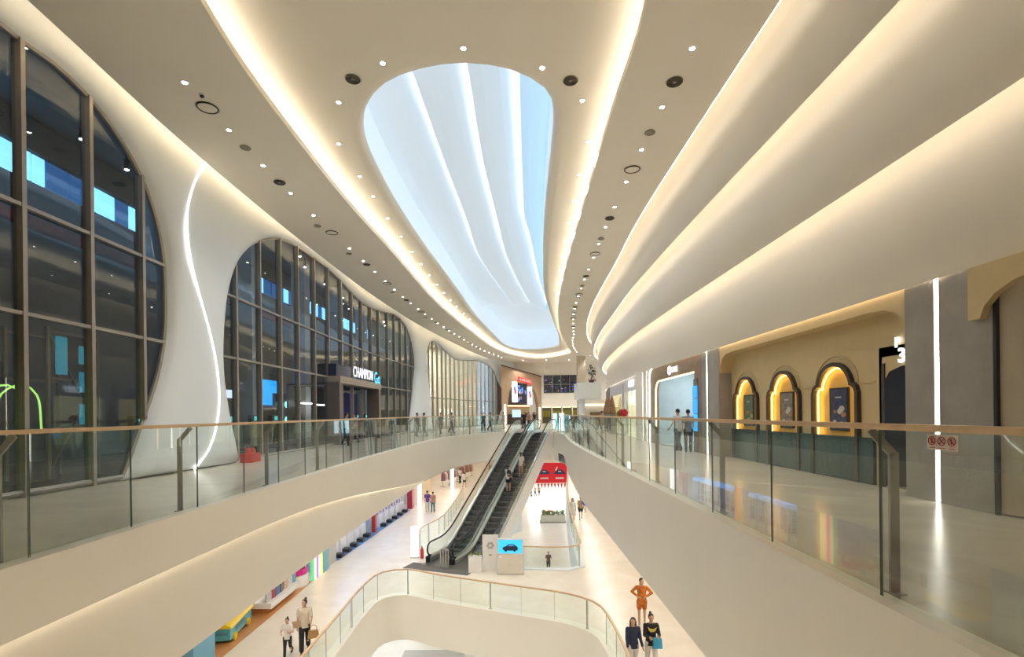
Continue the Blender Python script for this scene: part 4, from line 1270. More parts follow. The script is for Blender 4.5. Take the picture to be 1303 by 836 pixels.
for k, x in enumerate((4.15,5.55,6.95,8.35)):
    d = empty('door_%d' % (k + 2), (x + 0.62, 70.0, 0)); struct(d, 'shadowed shop opening with yellow goods in the end wall', 'door')
    MB().box((-0.7, 0.9, 0), (0.7, 1.0, 2.4)).build('back_panel', mat('dim_olive', (0.14,0.12,0.06), 0.6), d)
    for j in range(5): MB().box((-0.5 + 0.22*j, 0.75, 0.9), (-0.36 + 0.22*j, 0.85, 1.75)).build('hanging_good', mat('mustard', (0.40,0.34,0.05), 0.6), d)
    MB().box((-0.62, 0.3, 2.2), (0.62, 0.5, 2.28)).build('lamp_bar', emit('bar_lamp', (1,0.9,0.6), 2.0), d)

# timber-clad shop at an angle
pa, pb = Vector((-1.3, 65.2, 0)), Vector((4.05, 69.9, 0))
t_ = (pb - pa).normalized(); n_ = Vector((t_.y, -t_.x, 0)); PL = (pb - pa).length
tim = empty('timber_shopfront', (pa + pb) / 2); tag(tim, 'pale timber shopfront with an arched opening, red sign and bright screens', 'shopfront')
iv = Vector(tim.location)
PP = lambda u, z, d=0.0: pa + t_*u + n_*d + Vector((0,0,z)) - iv
M_TIMB = mat('pale_oak_cladding', (0.52, 0.37, 0.24), 0.5, vary=0.08, scale=4)
topz = lambda u: 7.55 - 1.15 * u / PL
arch = [Vector((0.95,-0.01)), Vector((1.0,2.4)), Vector((1.3,4.2)), Vector((1.9,5.3)), Vector((2.6,5.75)), Vector((4.4,5.3)), Vector((5.6,4.9)), Vector((6.2,4.0)), Vector((6.55,2.4)), Vector((6.6,-0.01))]
V, Fc = fill([Vector((0,0)), Vector((PL,0)), Vector((PL,topz(PL))), Vector((0,topz(0)))], [arch])
MB().add([PP(v.x, v.y, 0) for v in V], Fc).build('cladding', M_TIMB, tim)
MB().loft([[PP(p.x, max(0,p.y), 0) for p in arch], [PP(p.x, max(0,p.y), -0.5) for p in arch]], False).build('arch_reveal', M_TIMB, tim)
MB().prism([PP(0,topz(0)), PP(PL,topz(PL)), PP(PL,topz(PL)+0.1), PP(0,topz(0)+0.1)], n_*0.15).build('top_trim', M_DBROWN, tim)
MB().prism([PP(0.3,0,-1.2), PP(PL-0.2,0,-1.2), PP(PL-0.2,6.2,-1.2), PP(0.3,6.2,-1.2)], -n_*0.1).build('dark_interior', mat('brown_interior', (0.12,0.08,0.06), 0.6), tim)
def slabp(u0, u1, z0, z1, d, th, nm, m): return MB().prism([PP(u0,z0,d), PP(u1,z0,d), PP(u1,z1,d), PP(u0,z1,d)], n_*th).build(nm, m, tim)
slabp(1.15, 5.0, 1.35, 2.55, -0.3, 0.1, 'counter_band', mat('warm_oak', (0.50,0.33,0.17), 0.5))
slabp(1.15, 5.0, 2.38, 2.48, -0.18, 0.03, 'band_light', emit('band_led', (1.0,0.8,0.45), 3.0))
M_SCRW = emit('screen_white', (0.85,0.92,1.0), 1.0)
slabp(1.75, 2.65, 2.9, 5.6, 0.02, 0.06, 'white_screen', M_SCRW)
slabp(4.45, 5.3, 2.6, 5.0, 0.02, 0.06, 'white_screen', M_SCRW)
slabp(2.65, 4.45, 2.8, 5.4, -0.02, 0.04, 'picture_screen', mat('screen_backing', (0.05,0.04,0.07), 0.4))
random.seed(5)
for k in range(16):
    u, z = random.uniform(2.7, 4.1), random.uniform(2.9, 4.9)
    c_ = random.choice([(0.1,0.2,0.7),(0.15,0.3,0.85),(0.5,0.3,0.4),(0.3,0.18,0.15),(0.35,0.4,0.6)])
    if z > 4.2: c_ = (0.1,0.25,0.85)
    slabp(u, u + random.uniform(0.12,0.32), z, z + random.uniform(0.15,0.45), 0.02 + 0.001*k, 0.002, 'screen_image', emit('screen_%d' % (hash(c_) % 89), c_, 0.9))
for u in (2.02, 4.7):
    zc = 4.55 if u < 3 else 4.05
    slabp(u, u + 0.3, zc - 0.1, zc + 0.35, 0.085, 0.01, 'blue_mark', emit('mark_blue', (0.05,0.08,0.5), 0.8))
    slabp(u + 0.1, u + 0.42, zc - 0.55, zc + 0.05, 0.087, 0.01, 'red_mark', emit('mark_red', (0.75,0.03,0.05), 0.9))
    slabp(u - 0.02, u + 0.4, zc - 1.15, zc - 1.05, 0.087, 0.01, 'caption_mark', emit('mark_grey', (0.3,0.4,0.6), 0.8))
M_REDS = emit('red_sign_light', (0.85, 0.02, 0.02), 1.6)
rs = empty('illuminated_sign', pa + t_*2.75 + n_*0.15 + Vector((0,0,5.7))); tag(rs, 'long red lit sign over the arched timber shopfront', 'sign')
MB().prism([Vector((0,0,0)), t_*2.35 + Vector((0,0,-0.35)), t_*2.35 + Vector((0,0,0.05)), Vector((0,0,0.55))], n_*0.06).build('sign_box', M_REDS, rs)
for k in range(6):
    q = t_*(0.2 + 0.35*k) + Vector((0,0,0.06 - 0.055*k)) + n_*0.065
    MB().prism([q, q + t_*0.2, q + t_*0.2 + Vector((0,0,0.3)), q + Vector((0,0,0.3))], n_*0.01).build('letter_block', emit('red_letters', (1.0,0.25,0.22), 1.6), rs)
# warm light inside the arch
slabp(1.4, 5.9, 5.0, 5.05, -0.9, 0.2, 'interior_lamp', emit('interior_warm', (1,0.8,0.5), 4.0))
slabp(0.45, 0.62, 0.1, 2.6, 0.02, 0.05, 'upright_lamp', M_LEDW); slabp(PL-0.45, PL-0.3, 0.1, 2.2, 0.02, 0.05, 'upright_lamp', M_LEDW)
for k, u in enumerate((1.7, 3.4, 4.9)):
    q = pa + t_*u + n_*0.9
    b = empty('potted_shrub' if k else 'display_stand', (q.x, q.y, 0))
    if k == 0:
        tag(b, 'display stand with a pale blue screen outside the timber shop', 'stand')
        MB().box((-0.7,-0.2,0),(0.7,0.2,0.9)).build('base', M_DBROWN, b); MB().box((-0.55,-0.25,0.95),(0.55,-0.2,1.9)).build('screen', emit('pale_screen', (0.4,0.6,0.9), 0.9), b)
    else:
        tag(b, 'dense dark green potted shrub outside the timber shop', 'plant', 'potted shrubs at the timber shop')
        MB().lathe((0,0,0), [(0.25,0),(0.32,0.5),(0.28,0.5)], 14).build('pot', M_WHITE, b)
        lm = MB(); random.seed(k)
        for j in range(120):
            d = Vector((random.gauss(0,1), random.gauss(0,1), random.gauss(0,1))).normalized()
            c = Vector((0,0,1.05)) + Vector((d.x*0.62, d.y*0.62, d.z*0.5)) * random.uniform(0.6, 1)
            e = d.cross(Vector((0,0,1))).normalized() * 0.07
            lm.add([c - e, c + d*0.1, c + e, c - d*0.1], [(0,1,2,3)])
        lm.build('foliage', mat('dark_leaf', (0.05,0.10,0.03), 0.5, vary=0.3), b)

# balcony block, its column and the plant on it
bb = empty('balcony_block', (8.8, 58.5, 0)); tag(bb, 'white box balcony carried on a round column at the end of the shop side', 'balcony')
MB().box((-1.3,-0.6,2.95),(1.35,3.0,4.85)).build('parapet', M_WALL, bb)
MB().cyl((-0.75, 0.4, 0), 0.38, 2.95, 20).build('round_column', M_WALL, bb, 'auto')
MB().box((-0.2,2.6,0),(2.6,3.0,2.95)).build('recess_wall', M_CEIL, bb)
MB().box((-0.1,2.4,2.3),(2.5,2.6,2.4)).build('recess_light', emit('recess_glow', (1,0.95,0.85), 1.5), bb)
MB().box((0.5,2.2,0.6),(1.9,2.5,1.5)).build('counter', M_BRWOOD, bb)
tc_ = MB().box((7.95, 61.7, 0), (8.95, 62.5, 8.28)).build('column', mat('tan_column_paint', (0.60,0.52,0.42), 0.5)); tag(tc_, 'square tan column rising behind the white balcony block', 'column')
pl = empty('potted_tree', (9.25, 59.2, 4.85)); tag(pl, 'dark leafy tree with pink flowers standing on the balcony block', 'plant')
MB().lathe((0,0,0), [(0.25,0),(0.34,0.35),(0.3,0.35)], 14).build('pot', M_DBROWN, pl)
MB().tube([Vector((0,0,0.3)), Vector((0.05,0,0.8)), Vector((0,0.05,1.4))], [0.05,0.04,0.02], 6).build('trunk', M_DBROWN, pl)
random.seed(9); lm = MB()
for cx_, cz, rr in ((0,0.9,0.4),(-0.25,1.35,0.35),(0.2,1.6,0.35),(0.1,1.15,0.45),(-0.1,1.9,0.25),(0.35,1.2,0.3)):
    for j in range(45):
        d = Vector((random.gauss(0,1), random.gauss(0,1), random.gauss(0,1))).normalized()
        c = Vector((cx_,0,cz)) + d*rr*random.uniform(0.5,1); e = d.cross(Vector((0,0,1))).normalized()*0.06
        lm.add([c - e, c + d*0.1, c + e, c - d*0.1], [(0,1,2,3)])
lm.build('foliage', mat('deep_leaf', (0.035,0.055,0.025), 0.6, vary=0.3), pl)
fm = MB()
for j in range(14): fm.ball((random.uniform(-0.4,0.5), random.uniform(-0.4,0.2), random.uniform(0.25,0.6)), 0.07, n=6, m=4)
fm.build('flowers', mat('pink_petal', (0.6,0.25,0.3), 0.6), pl)

# two lit totems at the head of the well
for k, (x, c_) in enumerate(((3.25,(0.45,0.80,0.95)), (3.75,(0.85,0.93,1.0)))):
    b = empty('lit_totem', (x, 38.8, 0)); tag(b, ('narrow cyan-edged' if k == 0 else 'wider white') + ' lit advertising totem at the head of the escalators', 'totem')
    MB().box((-0.16 - 0.06*k,-0.08,0),(0.16 + 0.06*k,0.08,0.08)).build('foot', M_STEEL, b)
    MB().box((-0.13 - 0.05*k,-0.05,0.08),(0.13 + 0.05*k,0.05,1.42)).build('light_face', emit('totem_%d' % k, c_, 1.6), b)
    MB().box((0.14 + 0.05*k,-0.04,0.08),(0.18 + 0.05*k,0.04,1.38)).build('cyan_edge', emit('totem_edge', (0.1,0.75,0.85), 1.0), b)

# ================================================================= hall behind the glass
M_CLERE = emit('clerestory_daylight', (0.22,0.62,1.0), 1.5)
M_CLERD = emit('clerestory_deep', (0.02,0.12,0.34), 0.6)
cs = empty('window_5', (-13.0, 12.0, 7.9)); struct(cs, 'strip of blue daylight panes high inside the dark hall', 'window')
random.seed(21)
y = 8.0
while y < 46:
    w = random.choice([0.5, 0.6, 0.75, 0.4])
    dark = random.random() < 0.36
    x = 0 if y < 26 else (y - 26) * 0.05
    MB().box((x, y - 12.0, 0.0), (x + 0.05, y - 12.0 + w - 0.06, 0.75)).build('clerestory_pane', M_CLERD if dark else M_CLERE, cs)
    y += w
MB().box((-13.6, -0.5, 8.75), (-12.95, 50, 9.6)).build('trim_8', M_DARKIN)
struct(bpy.data.objects['trim_8'], 'dark bulkhead above the blue clerestory strip', 'trim')
hb = MB().box((-13.6, -0.5, 6.9), (-12.9, 46, 7.85)).build('trim_9', mat('slate_bulkhead', (0.10,0.105,0.115), 0.6)); struct(hb, 'slate bulkhead below the blue clerestory strip', 'trim')
rb = MB().box((-12.4, 2, 6.35), (-12.15, 40, 6.6)).build('red_duct', mat('dull_red_paint', (0.22,0.035,0.03), 0.5)); tag(rb, 'dull red duct running high along the dark hall', 'duct')
for k, y in enumerate((16.0, 21.5, 27.0, 32.5, 38.0)):
    c_ = MB().box((-11.6, y, 0), (-10.9, y + 0.7, 9.6)).build('hall_column', mat('pale_blue_column', (0.38,0.44,0.52), 0.5)); tag(c_, 'pale blue-grey square column inside the hall', 'column', 'columns inside the hall')
M_HALL = emit('hall_spot', (0.9,0.95,1.0), 25.0)
hs0 = None
for k in range(26):
    x, y = random.uniform(-12, -9.8), 3.5 + k * 1.75
    if hs0 is None:
        hs0 = empty('spot_lamp', (x, y, 9.3)); MB().cyl((0,0,-0.2), 0.07, 0.3, 10).cyl((0,0,0.05), 0.02, 0.26, 8).build('housing', M_BLACK, hs0); MB().cyl((0,0,-0.215), 0.06, 0.012, 10).build('lens', M_HALL, hs0); o = hs0
    else: o = copy_tree(hs0, (x, y, 9.3))
    tag(o, 'small spot lamp under the dark hall ceiling behind the glass', 'spot lamp', 'spot lamps in the hall')
# gym fittings
M_LIME = emit('lime_tube', (0.45,0.85,0.18), 0.9)
for k, y in enumerate((7.5, 9.0, 10.6)):
    r = empty('gym_rig', (-10.2, y, 0)); tag(r, 'lime green tubular gym arch on a dark base behind the round window', 'gym equipment', 'lime gym arches')
    for d in (-0.16, 0.16):
        MB().tube(catmull([Vector((d,-0.9,0)), Vector((d,-0.75,1.2)), Vector((d,-0.55,1.95)), Vector((d,-0.1,2.15)), Vector((d,0.2,1.95)), Vector((d,0.3,1.2))], 0.15), 0.02, 6).build('arch_tube', M_LIME, r)
    MB().box((-0.35,-1.0,0),(0.35,0.4,0.14)).build('base', M_BLACK, r)
M_GYM = mat('gym_dark_grey', (0.12,0.13,0.14), 0.4)
tm0 = None
for k, y in enumerate((14.7, 17.8, 19.4, 21.2, 23.0, 33.0, 35.0, 37.2)):
    if tm0 is None:
        tm0 = empty('treadmill', (-10.0, y, 0))
        MB().box((-0.85,-0.4,0),(0.85,0.4,0.2)).build('deck', M_GYM, tm0)
        MB().box((-0.6,-0.25,0.2),(0.8,0.25,0.22)).build('belt', M_BLACK, tm0)
        for s in (-1,1): MB().bar((-0.7, s*0.36, 0.2), (-0.55, s*0.36, 1.25), 0.06, 0.06, up=(1,0,0)).build('upright', M_STEEL, tm0)
        MB().box((-0.75,-0.42,1.2),(-0.6,0.42,1.5)).build('console', M_GYM, tm0)
        MB().box((-0.6,-0.2,1.27),(-0.59,0.2,1.45)).build('display', emit('console_glow', (0.1,0.5,0.5), 1.0), tm0.children[-1])
        o = tm0
    else: o = copy_tree(tm0, (-10.0, y, 0))
    tag(o, 'grey treadmill with a teal display behind the tall glass', 'treadmill', 'treadmills behind the glass')
sc1 = empty('video_screen', (-12.2, 24.0, 2.1)); tag(sc1, 'large bright blue double video screen inside the gym', 'screen')
MB().box((0,-1.5,-0.1),(0.06,0.6,1.15)).build('blue_panel', emit('gym_blue', (0.01,0.12,0.95), 1.3), sc1)
MB().box((0,0.7,-0.1),(0.06,2.4,1.15)).build('cyan_panel', emit('gym_cyan', (0.02,0.35,0.95), 1.2), sc1)
MB().box((0.02,-2.6,0.15),(0.06,-1.6,0.5)).build('white_caption', emit('gym_white', (0.6,0.7,1.0), 1.2), sc1)
MB().box((-0.1,-1.5,-2.1),(-0.04,2.4,1.2)).build('stand_panel', M_GYM, sc1)
for k, y in enumerate((26.5, 29.8)):
    g = empty('arcade_panel', (-11.9, y, 0)); tag(g, 'dark panel with four glowing teal lamps inside the gym', 'light panel', 'teal lamp panels')
    MB().box((-0.1,-0.9,0),(0,0.9,2.6)).build('board', mat('teal_dark', (0.02,0.05,0.06), 0.4), g)
    for yy_ in (-0.4, 0.4):
        for z in (1.25, 2.05): MB().ball((0.03, yy_, z), 0.06, 0.17, 0.17, 10, 6).build('lamp', emit('teal_lamp', (0.25,0.95,0.9), 2.0), g)
cf = empty('climbing_frame', (-11.3, 12.6, 0)); tag(cf, 'tall grey steel climbing frame with teal panels behind the round window', 'gym equipment')
for x in (-0.5, 0.5):
    for y in (-0.7, 0.7): MB().cyl((x, y, 0), 0.05, 3.6, 8).build('upright', M_FRAME, cf)
for z in (1.2, 2.4, 3.5):
    for x in (-0.5, 0.5): MB().bar((x,-0.7,z),(x,0.7,z),0.06,0.06).build('cross_bar', M_FRAME, cf)
MB().bar((0.5,-0.7,0.2),(0.5,0.7,2.4),0.05,0.05).build('brace', M_FRAME, cf); MB().bar((0.5,0.7,1.2),(0.5,-0.7,3.5),0.05,0.05).build('brace', M_FRAME, cf)
for y, z, h_ in ((-0.55,2.5,0.9),(0.1,2.1,0.5),(0.1,2.8,0.45),(0.1,1.3,0.5)): MB().box((0.54,y,z),(0.57,y+0.3,z+h_)).build('teal_panel', emit('teal_panel_glow', (0.05,0.30,0.40), 0.45), cf)
dm = empty('dome_shelter', (-11.2, 9.6, 0)); tag(dm, 'pale grey dome shelter on a column behind the round window', 'shelter')
MB().cyl((0,0,0), 0.12, 2.3, 12).build('column', M_FRAME, dm); MB().lathe((0,0,2.3), [(0.12,-0.35),(1.0,0.0),(1.05,0.2),(0.9,0.6),(0.5,0.95),(0.05,1.05)], 20).build('dome', mat('dome_grey', (0.45,0.46,0.47), 0.4), dm, True)
# bright store behind the farthest glass
o = MB().box((-16.0, 44.3, 0), (W_X(44.3) - 0.75, 44.45, 9.6)).build('wall_store_side', MATS['store_cream']); struct(o, 'cream partition between the gym and the bright store', 'wall')
o = MB().box((-13.0, 44.5, 0), (-12.8, 63.4, 9.6)).build('wall_store_back', MATS['store_cream']); struct(o, 'cream back wall of the bright store behind the bean-shaped glass', 'wall')
for y in range(48, 64, 2):  # panels added overhead to brighten the store interior
    for x in (-11.6,):
        if x < W_X(y + 1.2) - 1.6:
            added_soffit_light((x, y + 1.0, 9.6), 1.0, 1.8, emit('added_store_panel', (1.0,0.95,0.82), 34.0), 'added store ceiling lights', 'flat panel light added in the store ceiling to brighten it')
o = MB().box((-12.79, 44.6, 4.4), (-12.3, 63, 5.6)).build('store_gallery_band', mat('store_band', (0.16,0.15,0.16), 0.5)); tag(o, 'dark upper band along the back of the bright store', 'band')
o = MB().box((-12.3, 50.0, 4.6), (-12.2, 54.0, 5.2)).build('store_sign', emit('violet_sign', (0.15,0.15,0.8), 1.2)); tag(o, 'violet blue lit strip on the dark band of the store', 'sign')
# ---- gym entrance portal with sign
ga, gb = wall_pt(muls2[5], 0, 0.1), wall_pt(muls2[9], 0, 0.1)
tg = (gb - ga).normalized(); ng = Vector((tg.y, -tg.x, 0)); GL = (gb - ga).length
gp = empty('entrance_portal', (ga + gb) / 2); tag(gp, 'dark entrance portal of the gym set in the long glass wall', 'entrance')
ig = Vector(gp.location); Q = lambda u, d, z: ga + tg*u + ng*d + Vector((0,0,z)) - ig
def sl(u0, u1, d0, d1, z0, z1, nm, m): return MB().prism([Q(u0,d0,z0), Q(u1,d0,z0), Q(u1,d1,z0), Q(u0,d1,z0)], (0,0,z1-z0)).build(nm, m, gp)
M_PORT = mat('taupe_portal', (0.20,0.17,0.15), 0.4, 0.3)
sl(-0.1, 0.35, -0.5, 0.25, 0, 3.1, 'jamb', M_PORT); sl(GL-0.35, GL+0.1, -0.5, 0.25, 0, 3.1, 'jamb', M_PORT)
sl(-0.1, GL+0.1, -0.5, 0.3, 3.05, 3.4, 'lintel', mat('taupe_lintel', (0.36,0.31,0.26), 0.4))
sl(-0.1, 2.0, -0.3, 0.1, 3.4, 4.0, 'sign_box', mat('navy_box', (0.03,0.035,0.07), 0.4))
sl(0.35, GL-0.35, -2.6, -2.5, 0, 3.05, 'inner_wall', mat('navy_black', (0.015,0.017,0.03), 0.4))
sl(0.35, GL-0.35, -2.6, -0.2, 3.0, 3.05, 'inner_ceiling', MATS['navy_black'])
sl(3.9, GL-0.4, -1.2, -1.1, 0, 2.75, 'blue_panel', mat('deep_blue_panel', (0.01,0.012,0.14), 0.4))
for u in (1.9, 2.0): sl(u, u+0.06, -0.4, -0.34, 0, 3.0, 'door_stile', M_FRAME)
sl(0.4, 1.9, -1.9, -1.85, 2.05, 2.12, 'light_line', M_LEDW); sl(2.0, 3.7, -1.9, -1.85, 2.0, 2.07, 'light_line', M_LEDW)
gs = empty('illuminated_sign', ga + tg*1.75 + ng*0.32 + Vector((0,0,3.42))); tag(gs, 'white lit CHAMPION lettering with a cyan script mark over the gym entrance', 'sign')
stand_text(text_mesh('CHAMPION', 0.80, 0.006, 'letters', emit('champion_letters', (0.92,0.93,1.0), 1.2), gs, 0.0), (0,0,0.08), tg, width=3.5)
stand_text(text_mesh('Go', 1.0, 0.006, 'script_mark', emit('cyan_mark', (0.10,0.60,0.95), 1.2), gs, 0.0), tg*3.75 + Vector((0,0,-0.05)), tg)

# red fire point on the gallery floor by the pier
fx = at(305, 588, 0.0)
fe = empty('fire_extinguisher_stand', (fx.x + 0.35, fx.y, 0)); tag(fe, 'pair of red fire extinguishers in a low red stand by the white pier', 'extinguisher')
M_RED = mat('signal_red', (0.55,0.03,0.025), 0.35)
MB().box((-0.18,-0.3,0),(0.18,0.3,0.28)).build('stand', M_RED, fe)
for s in (-0.14, 0.14):
    MB().lathe((0,s,0.02), [(0.08,0),(0.085,0.3),(0.06,0.4),(0.025,0.43),(0.025,0.48)], 12).build('cylinder', M_RED, fe, True)
    MB().box((-0.02,s-0.06,0.47),(0.02,s+0.05,0.5)).build('handle', M_BLACK, fe)

# two small lit screens leaning on the gallery floor behind the left balustrade
# ================================================================= lower level: shop row
M_ORANGE = mat('orange_vinyl_floor', (0.52,0.25,0.09), 0.3)
so = MB().box((-14.28, 12.0, ZL + 0.002), (-9.05, 23.0, ZL + 0.008)).build('vinyl_flooring', M_ORANGE); tag(so, 'orange vinyl flooring of the toy shop on the lower level', 'flooring')
sbk = MB().box((-14.4, 12.0, ZL), (-14.3, 23.0, ZFB)).build('wall_toy_shop', mat('toy_cream', (0.7,0.6,0.45), 0.5)); struct(sbk, 'cream back wall of the toy shop', 'wall')
bx_ = MB().box((-9.45, 14.55, ZL), (-9.15, 15.6, ZL + 2.6)).build('blue_partition', mat('sky_blue_panel', (0.14,0.36,0.52), 0.4)); tag(bx_, 'plain sky blue partition panel at the toy shop entrance', 'panel')
MB().box((0.31,-0.02,0),(0.36,0.06,2.6))
bus = empty('toy_bus_bench', (-9.85, 17.6, ZL), math.radians(8)); tag(bus, 'toy bus bench with a yellow roof and blue sides on orange flooring', 'toy bus')
M_BUSY = mat('bus_yellow', (0.75,0.55,0.02), 0.35); M_BUSB = mat('bus_blue', (0.10,0.40,0.50), 0.35)
MB().box((-0.42,-0.95,0.12),(0.42,0.95,0.52)).build('body', M_BUSB, bus)
rings = []
for y_ in (-1.0, 1.0):
    rings.append([Vector((0.48*math.cos(t), y_, 0.52 + 0.16*math.sin(t))) for t in [i*math.pi/10 for i in range(11)]])
MB().loft(rings, True, True).build('roof', M_BUSY, bus, 'auto')
for y_ in (-0.6, 0.6):
    for x_ in (-0.43, 0.43):
        w_ = MB().tube([Vector((x_-0.04,y_,0.13)), Vector((x_+0.04,y_,0.13))], 0.13, 12).build('wheel', M_BUSY, bus)
MB().box((0.421,-0.5,0.28),(0.43,0.3,0.42)).build('side_window', mat('bus_teal', (0.05,0.22,0.3), 0.3), bus.children[0])
MB().box((-0.35,-0.962,0.3),(0.35,-0.951,0.36)).build('grille', mat('bus_teal2', (0.06,0.26,0.4), 0.3), bus.children[0])

# L-shaped book counter
ct = empty('display_counter', (-10.05, 20.5, ZL)); tag(ct, 'low white display counter with an orange kick base in the toy shop', 'counter')
MB().box((-1.6,-1.2,0),(0.75,1.1,0.22)).build('kick_base', M_ORANGE, ct)
MB().box((-1.75,-1.35,0.22),(0.95,1.2,0.42)).build('tray', M_WHITE, ct)
MB().box((-1.75,-1.35,0.42),(0.2,1.2,0.7)).build('riser', M_WHITE, ct)
random.seed(31)
BC = [(0.5,0.5,0.52),(0.3,0.06,0.08),(0.08,0.14,0.35),(0.12,0.12,0.12),(0.55,0.4,0.3),(0.6,0.6,0.6),(0.1,0.3,0.4),(0.45,0.1,0.3),(0.25,0.25,0.4)]
bk0 = {}
def book(p, w, h, t, ci, tilt, label, group):
    b = empty('book', p, random.uniform(-0.2, 0.2)); tag(b, label, 'book', group)
    MB().box((-t/2,-w/2,0),(t/2,w/2,h)).build('cover', mat('book_%d' % ci, BC[ci], 0.4, vary=0.3, scale=15), b)
    MB().box((-t*0.35,-w/2+0.01,h),(t*0.35,w/2-0.01,h+0.004)).build('pages', M_WHITE, b.children[0])
    return b
for i in range(7):
    book((-9.32, 19.38 + i*0.37, ZL + 0.42), 0.28, 0.34, 0.06, i % 9, 0, 'standing picture book on the front tier of the white toy shop counter', 'books on the front tier')
for i in range(10):
    book((-10.05 + 0.12*(i % 2), 19.32 + i*0.25, ZL + 0.70), 0.26, 0.5, 0.08, (i*2 + 3) % 9, 0, 'standing boxed toy on the upper tier of the white counter', 'boxes on the upper tier')
tw = empty('toy_tower', (-9.85, 22.5, ZL)); tag(tw, 'round pink and purple tiered toy display beside the striped light posts', 'display')
MB().lathe((0,0,0), [(0.75,0),(0.75,0.5),(0.6,0.5),(0.6,0.52)], 18).build('base_tier', M_WHITE, tw)
MB().lathe((0,0,0.52), [(0.72,0),(0.72,0.25),(0.3,0.26)], 18).build('pink_tier', mat('hot_pink', (0.6,0.02,0.25), 0.4), tw)
MB().lathe((0,0,0.8), [(0.5,0),(0.5,0.3),(0.2,0.32),(0.2,0.9)], 18).build('upper_tier', mat('violet_blue', (0.2,0.2,0.5), 0.4), tw)
for k in range(12):
    a = k*math.pi/6
    MB().box((0.62*math.cos(a)-0.07,0.62*math.sin(a)-0.07,0.77),(0.62*math.cos(a)+0.07,0.62*math.sin(a)+0.07,1.0)).build('toy_box', mat('book_%d' % (k % 9), BC[k % 9], 0.4), tw)
for k, (y_, c_) in enumerate(((23.0,(0.12,0.5,0.2)),(23.25,(0.95,0.9,0.8)),(23.5,(0.9,0.12,0.3)),(23.75,(0.95,0.9,0.8)),(24.0,(0.9,0.85,0.2)))):
    o = MB().box((-9.15, y_, ZL), (-9.02, y_ + 0.1, ZFB)).build('light_post', emit('stripe_%d' % k, c_, 0.8)); tag(o, ('green', 'first white', 'red', 'second white', 'yellow')[k] + ' upright light post in the striped row at the toy shop edge', 'light post')
o = MB().box((-9.4, 24.2, ZL), (-9.0, 24.9, ZFB - 0.01)).build('blue_pier', mat('sky_blue_panel2', (0.18,0.42,0.58), 0.4)); tag(o, 'sky blue pier beside the striped light posts', 'pier')
o = MB().box((-9.6, 24.9, ZL), (-9.1, 26.2, ZFB - 0.01)).build('grey_pier', mat('pale_grey_pier', (0.5,0.48,0.46), 0.5)); tag(o, 'pale grey pier between the blue pier and the arcade', 'pier')
# arcade row
M_BLUEFL = mat('arcade_blue_floor', (0.10,0.25,0.50), 0.3)
ar = flat([Vector((-13.4,26.2)), Vector((-9.0,26.2)), Vector((-8.7,30)), Vector((-8.0,40)), Vector((-13.4,40))], [], ZL + 0.004, 'arcade_flooring', M_BLUEFL); tag(ar, 'blue vinyl flooring of the games arcade', 'flooring')
o = MB().box((-13.5, 26.2, ZL), (-13.4, 40, ZFB)).build('wall_arcade', mat('arcade_wall', (0.16,0.3,0.5), 0.5)); struct(o, 'blue back wall of the games arcade', 'wall')
for y in (28.0, 31.0, 35.0, 38.0):  # blue panels added to tint the arcade floor
    added_soffit_light((-10.6, y, ZFB), 1.0, 1.6, emit('added_arcade_blue', (0.30,0.58,1.0), 13.0), 'added arcade lights', 'flat blue panel light added to tint the arcade floor')
gm0 = None
def game(p, rz, lab):
    global gm0
    if gm0 is None:
        g = empty('game_machine', p, rz); gm0 = g
        MB().box((-0.1,-0.22,0),(0.28,0.22,0.2)).build('foot', M_BLACK, g)
        MB().box((-0.9,-0.45,0),(-0.1,0.45,0.75)).build('cabinet', M_WHITE, g)
        for x_ in (-0.86,-0.14):
            for y_ in (-0.41, 0.41): MB().box((x_-0.03,y_-0.03,0.75),(x_+0.03,y_+0.03,2.2)).build('frame_post', M_WHITE, g)
        MB().box((-0.9,-0.45,2.15),(-0.1,0.45,2.35)).build('head_box', emit('game_head', (0.2,0.45,0.9), 1.0), g)
        MB().box((-0.88,-0.4,0.75),(-0.84,0.4,2.15)).build('back_panel', mat('game_blue', (0.06,0.2,0.5), 0.4), g)
        MB().box((-0.7,-0.3,0.75),(-0.3,0.3,1.05)).build('prize_heap', mat('prizes', (0.3,0.2,0.3), 0.6, vary=0.8, scale=12), g)
        for z_ in (1.1, 1.6): MB().box((-0.86,-0.41,z_),(-0.14,-0.38,z_+0.05)).build('rail', M_WHITE, g)
    else: g = copy_tree(gm0, p, rz)
    tag(g, lab, 'game machine', 'game machines along the arcade'); return g
for i in range(5): game((-9.25 + 0.05*i, 26.85 + i*1.1, ZL), 0.0, 'white framed game machine with a black foot along the arcade front')
for i in range(5): game((-8.75 + 0.1*i, 34.2 + i*1.2, ZL), 0.0, 'white framed game machine with a black foot along the arcade front')
for k, (x, y, w, c_) in enumerate(((-8.75,32.4,0.35,(0.45,0.05,0.04)),(-8.95,32.0,0.3,(0.35,0.42,0.5)),(-7.95,40.3,0.9,(0.42,0.03,0.05)))):
    o = MB().box((x-0.4, y, ZL), (x, y + w, ZFB - 0.01)).build('pier', mat('pier_%d' % k, c_, 0.4)); tag(o, ('narrow red pier midway along the arcade', 'steel blue pier beside the narrow red pier', 'wide crimson pier closing the arcade')[k], 'pier')
M_POST = emit('post_light', (0.95,0.96,1.0), 1.6)
o = MB().box((-7.75, 41.6, ZL), (-7.5, 41.9, ZFB - 0.01)).build('light_post', M_POST); tag(o, 'bright white lit post beyond the crimson pier', 'light post')
o = MB().box((-6.1, 50.0, ZL), (-5.8, 50.3, ZFB - 0.01)).build('light_post', M_POST); tag(o, 'bright white lit post by the far garment shop', 'light post')
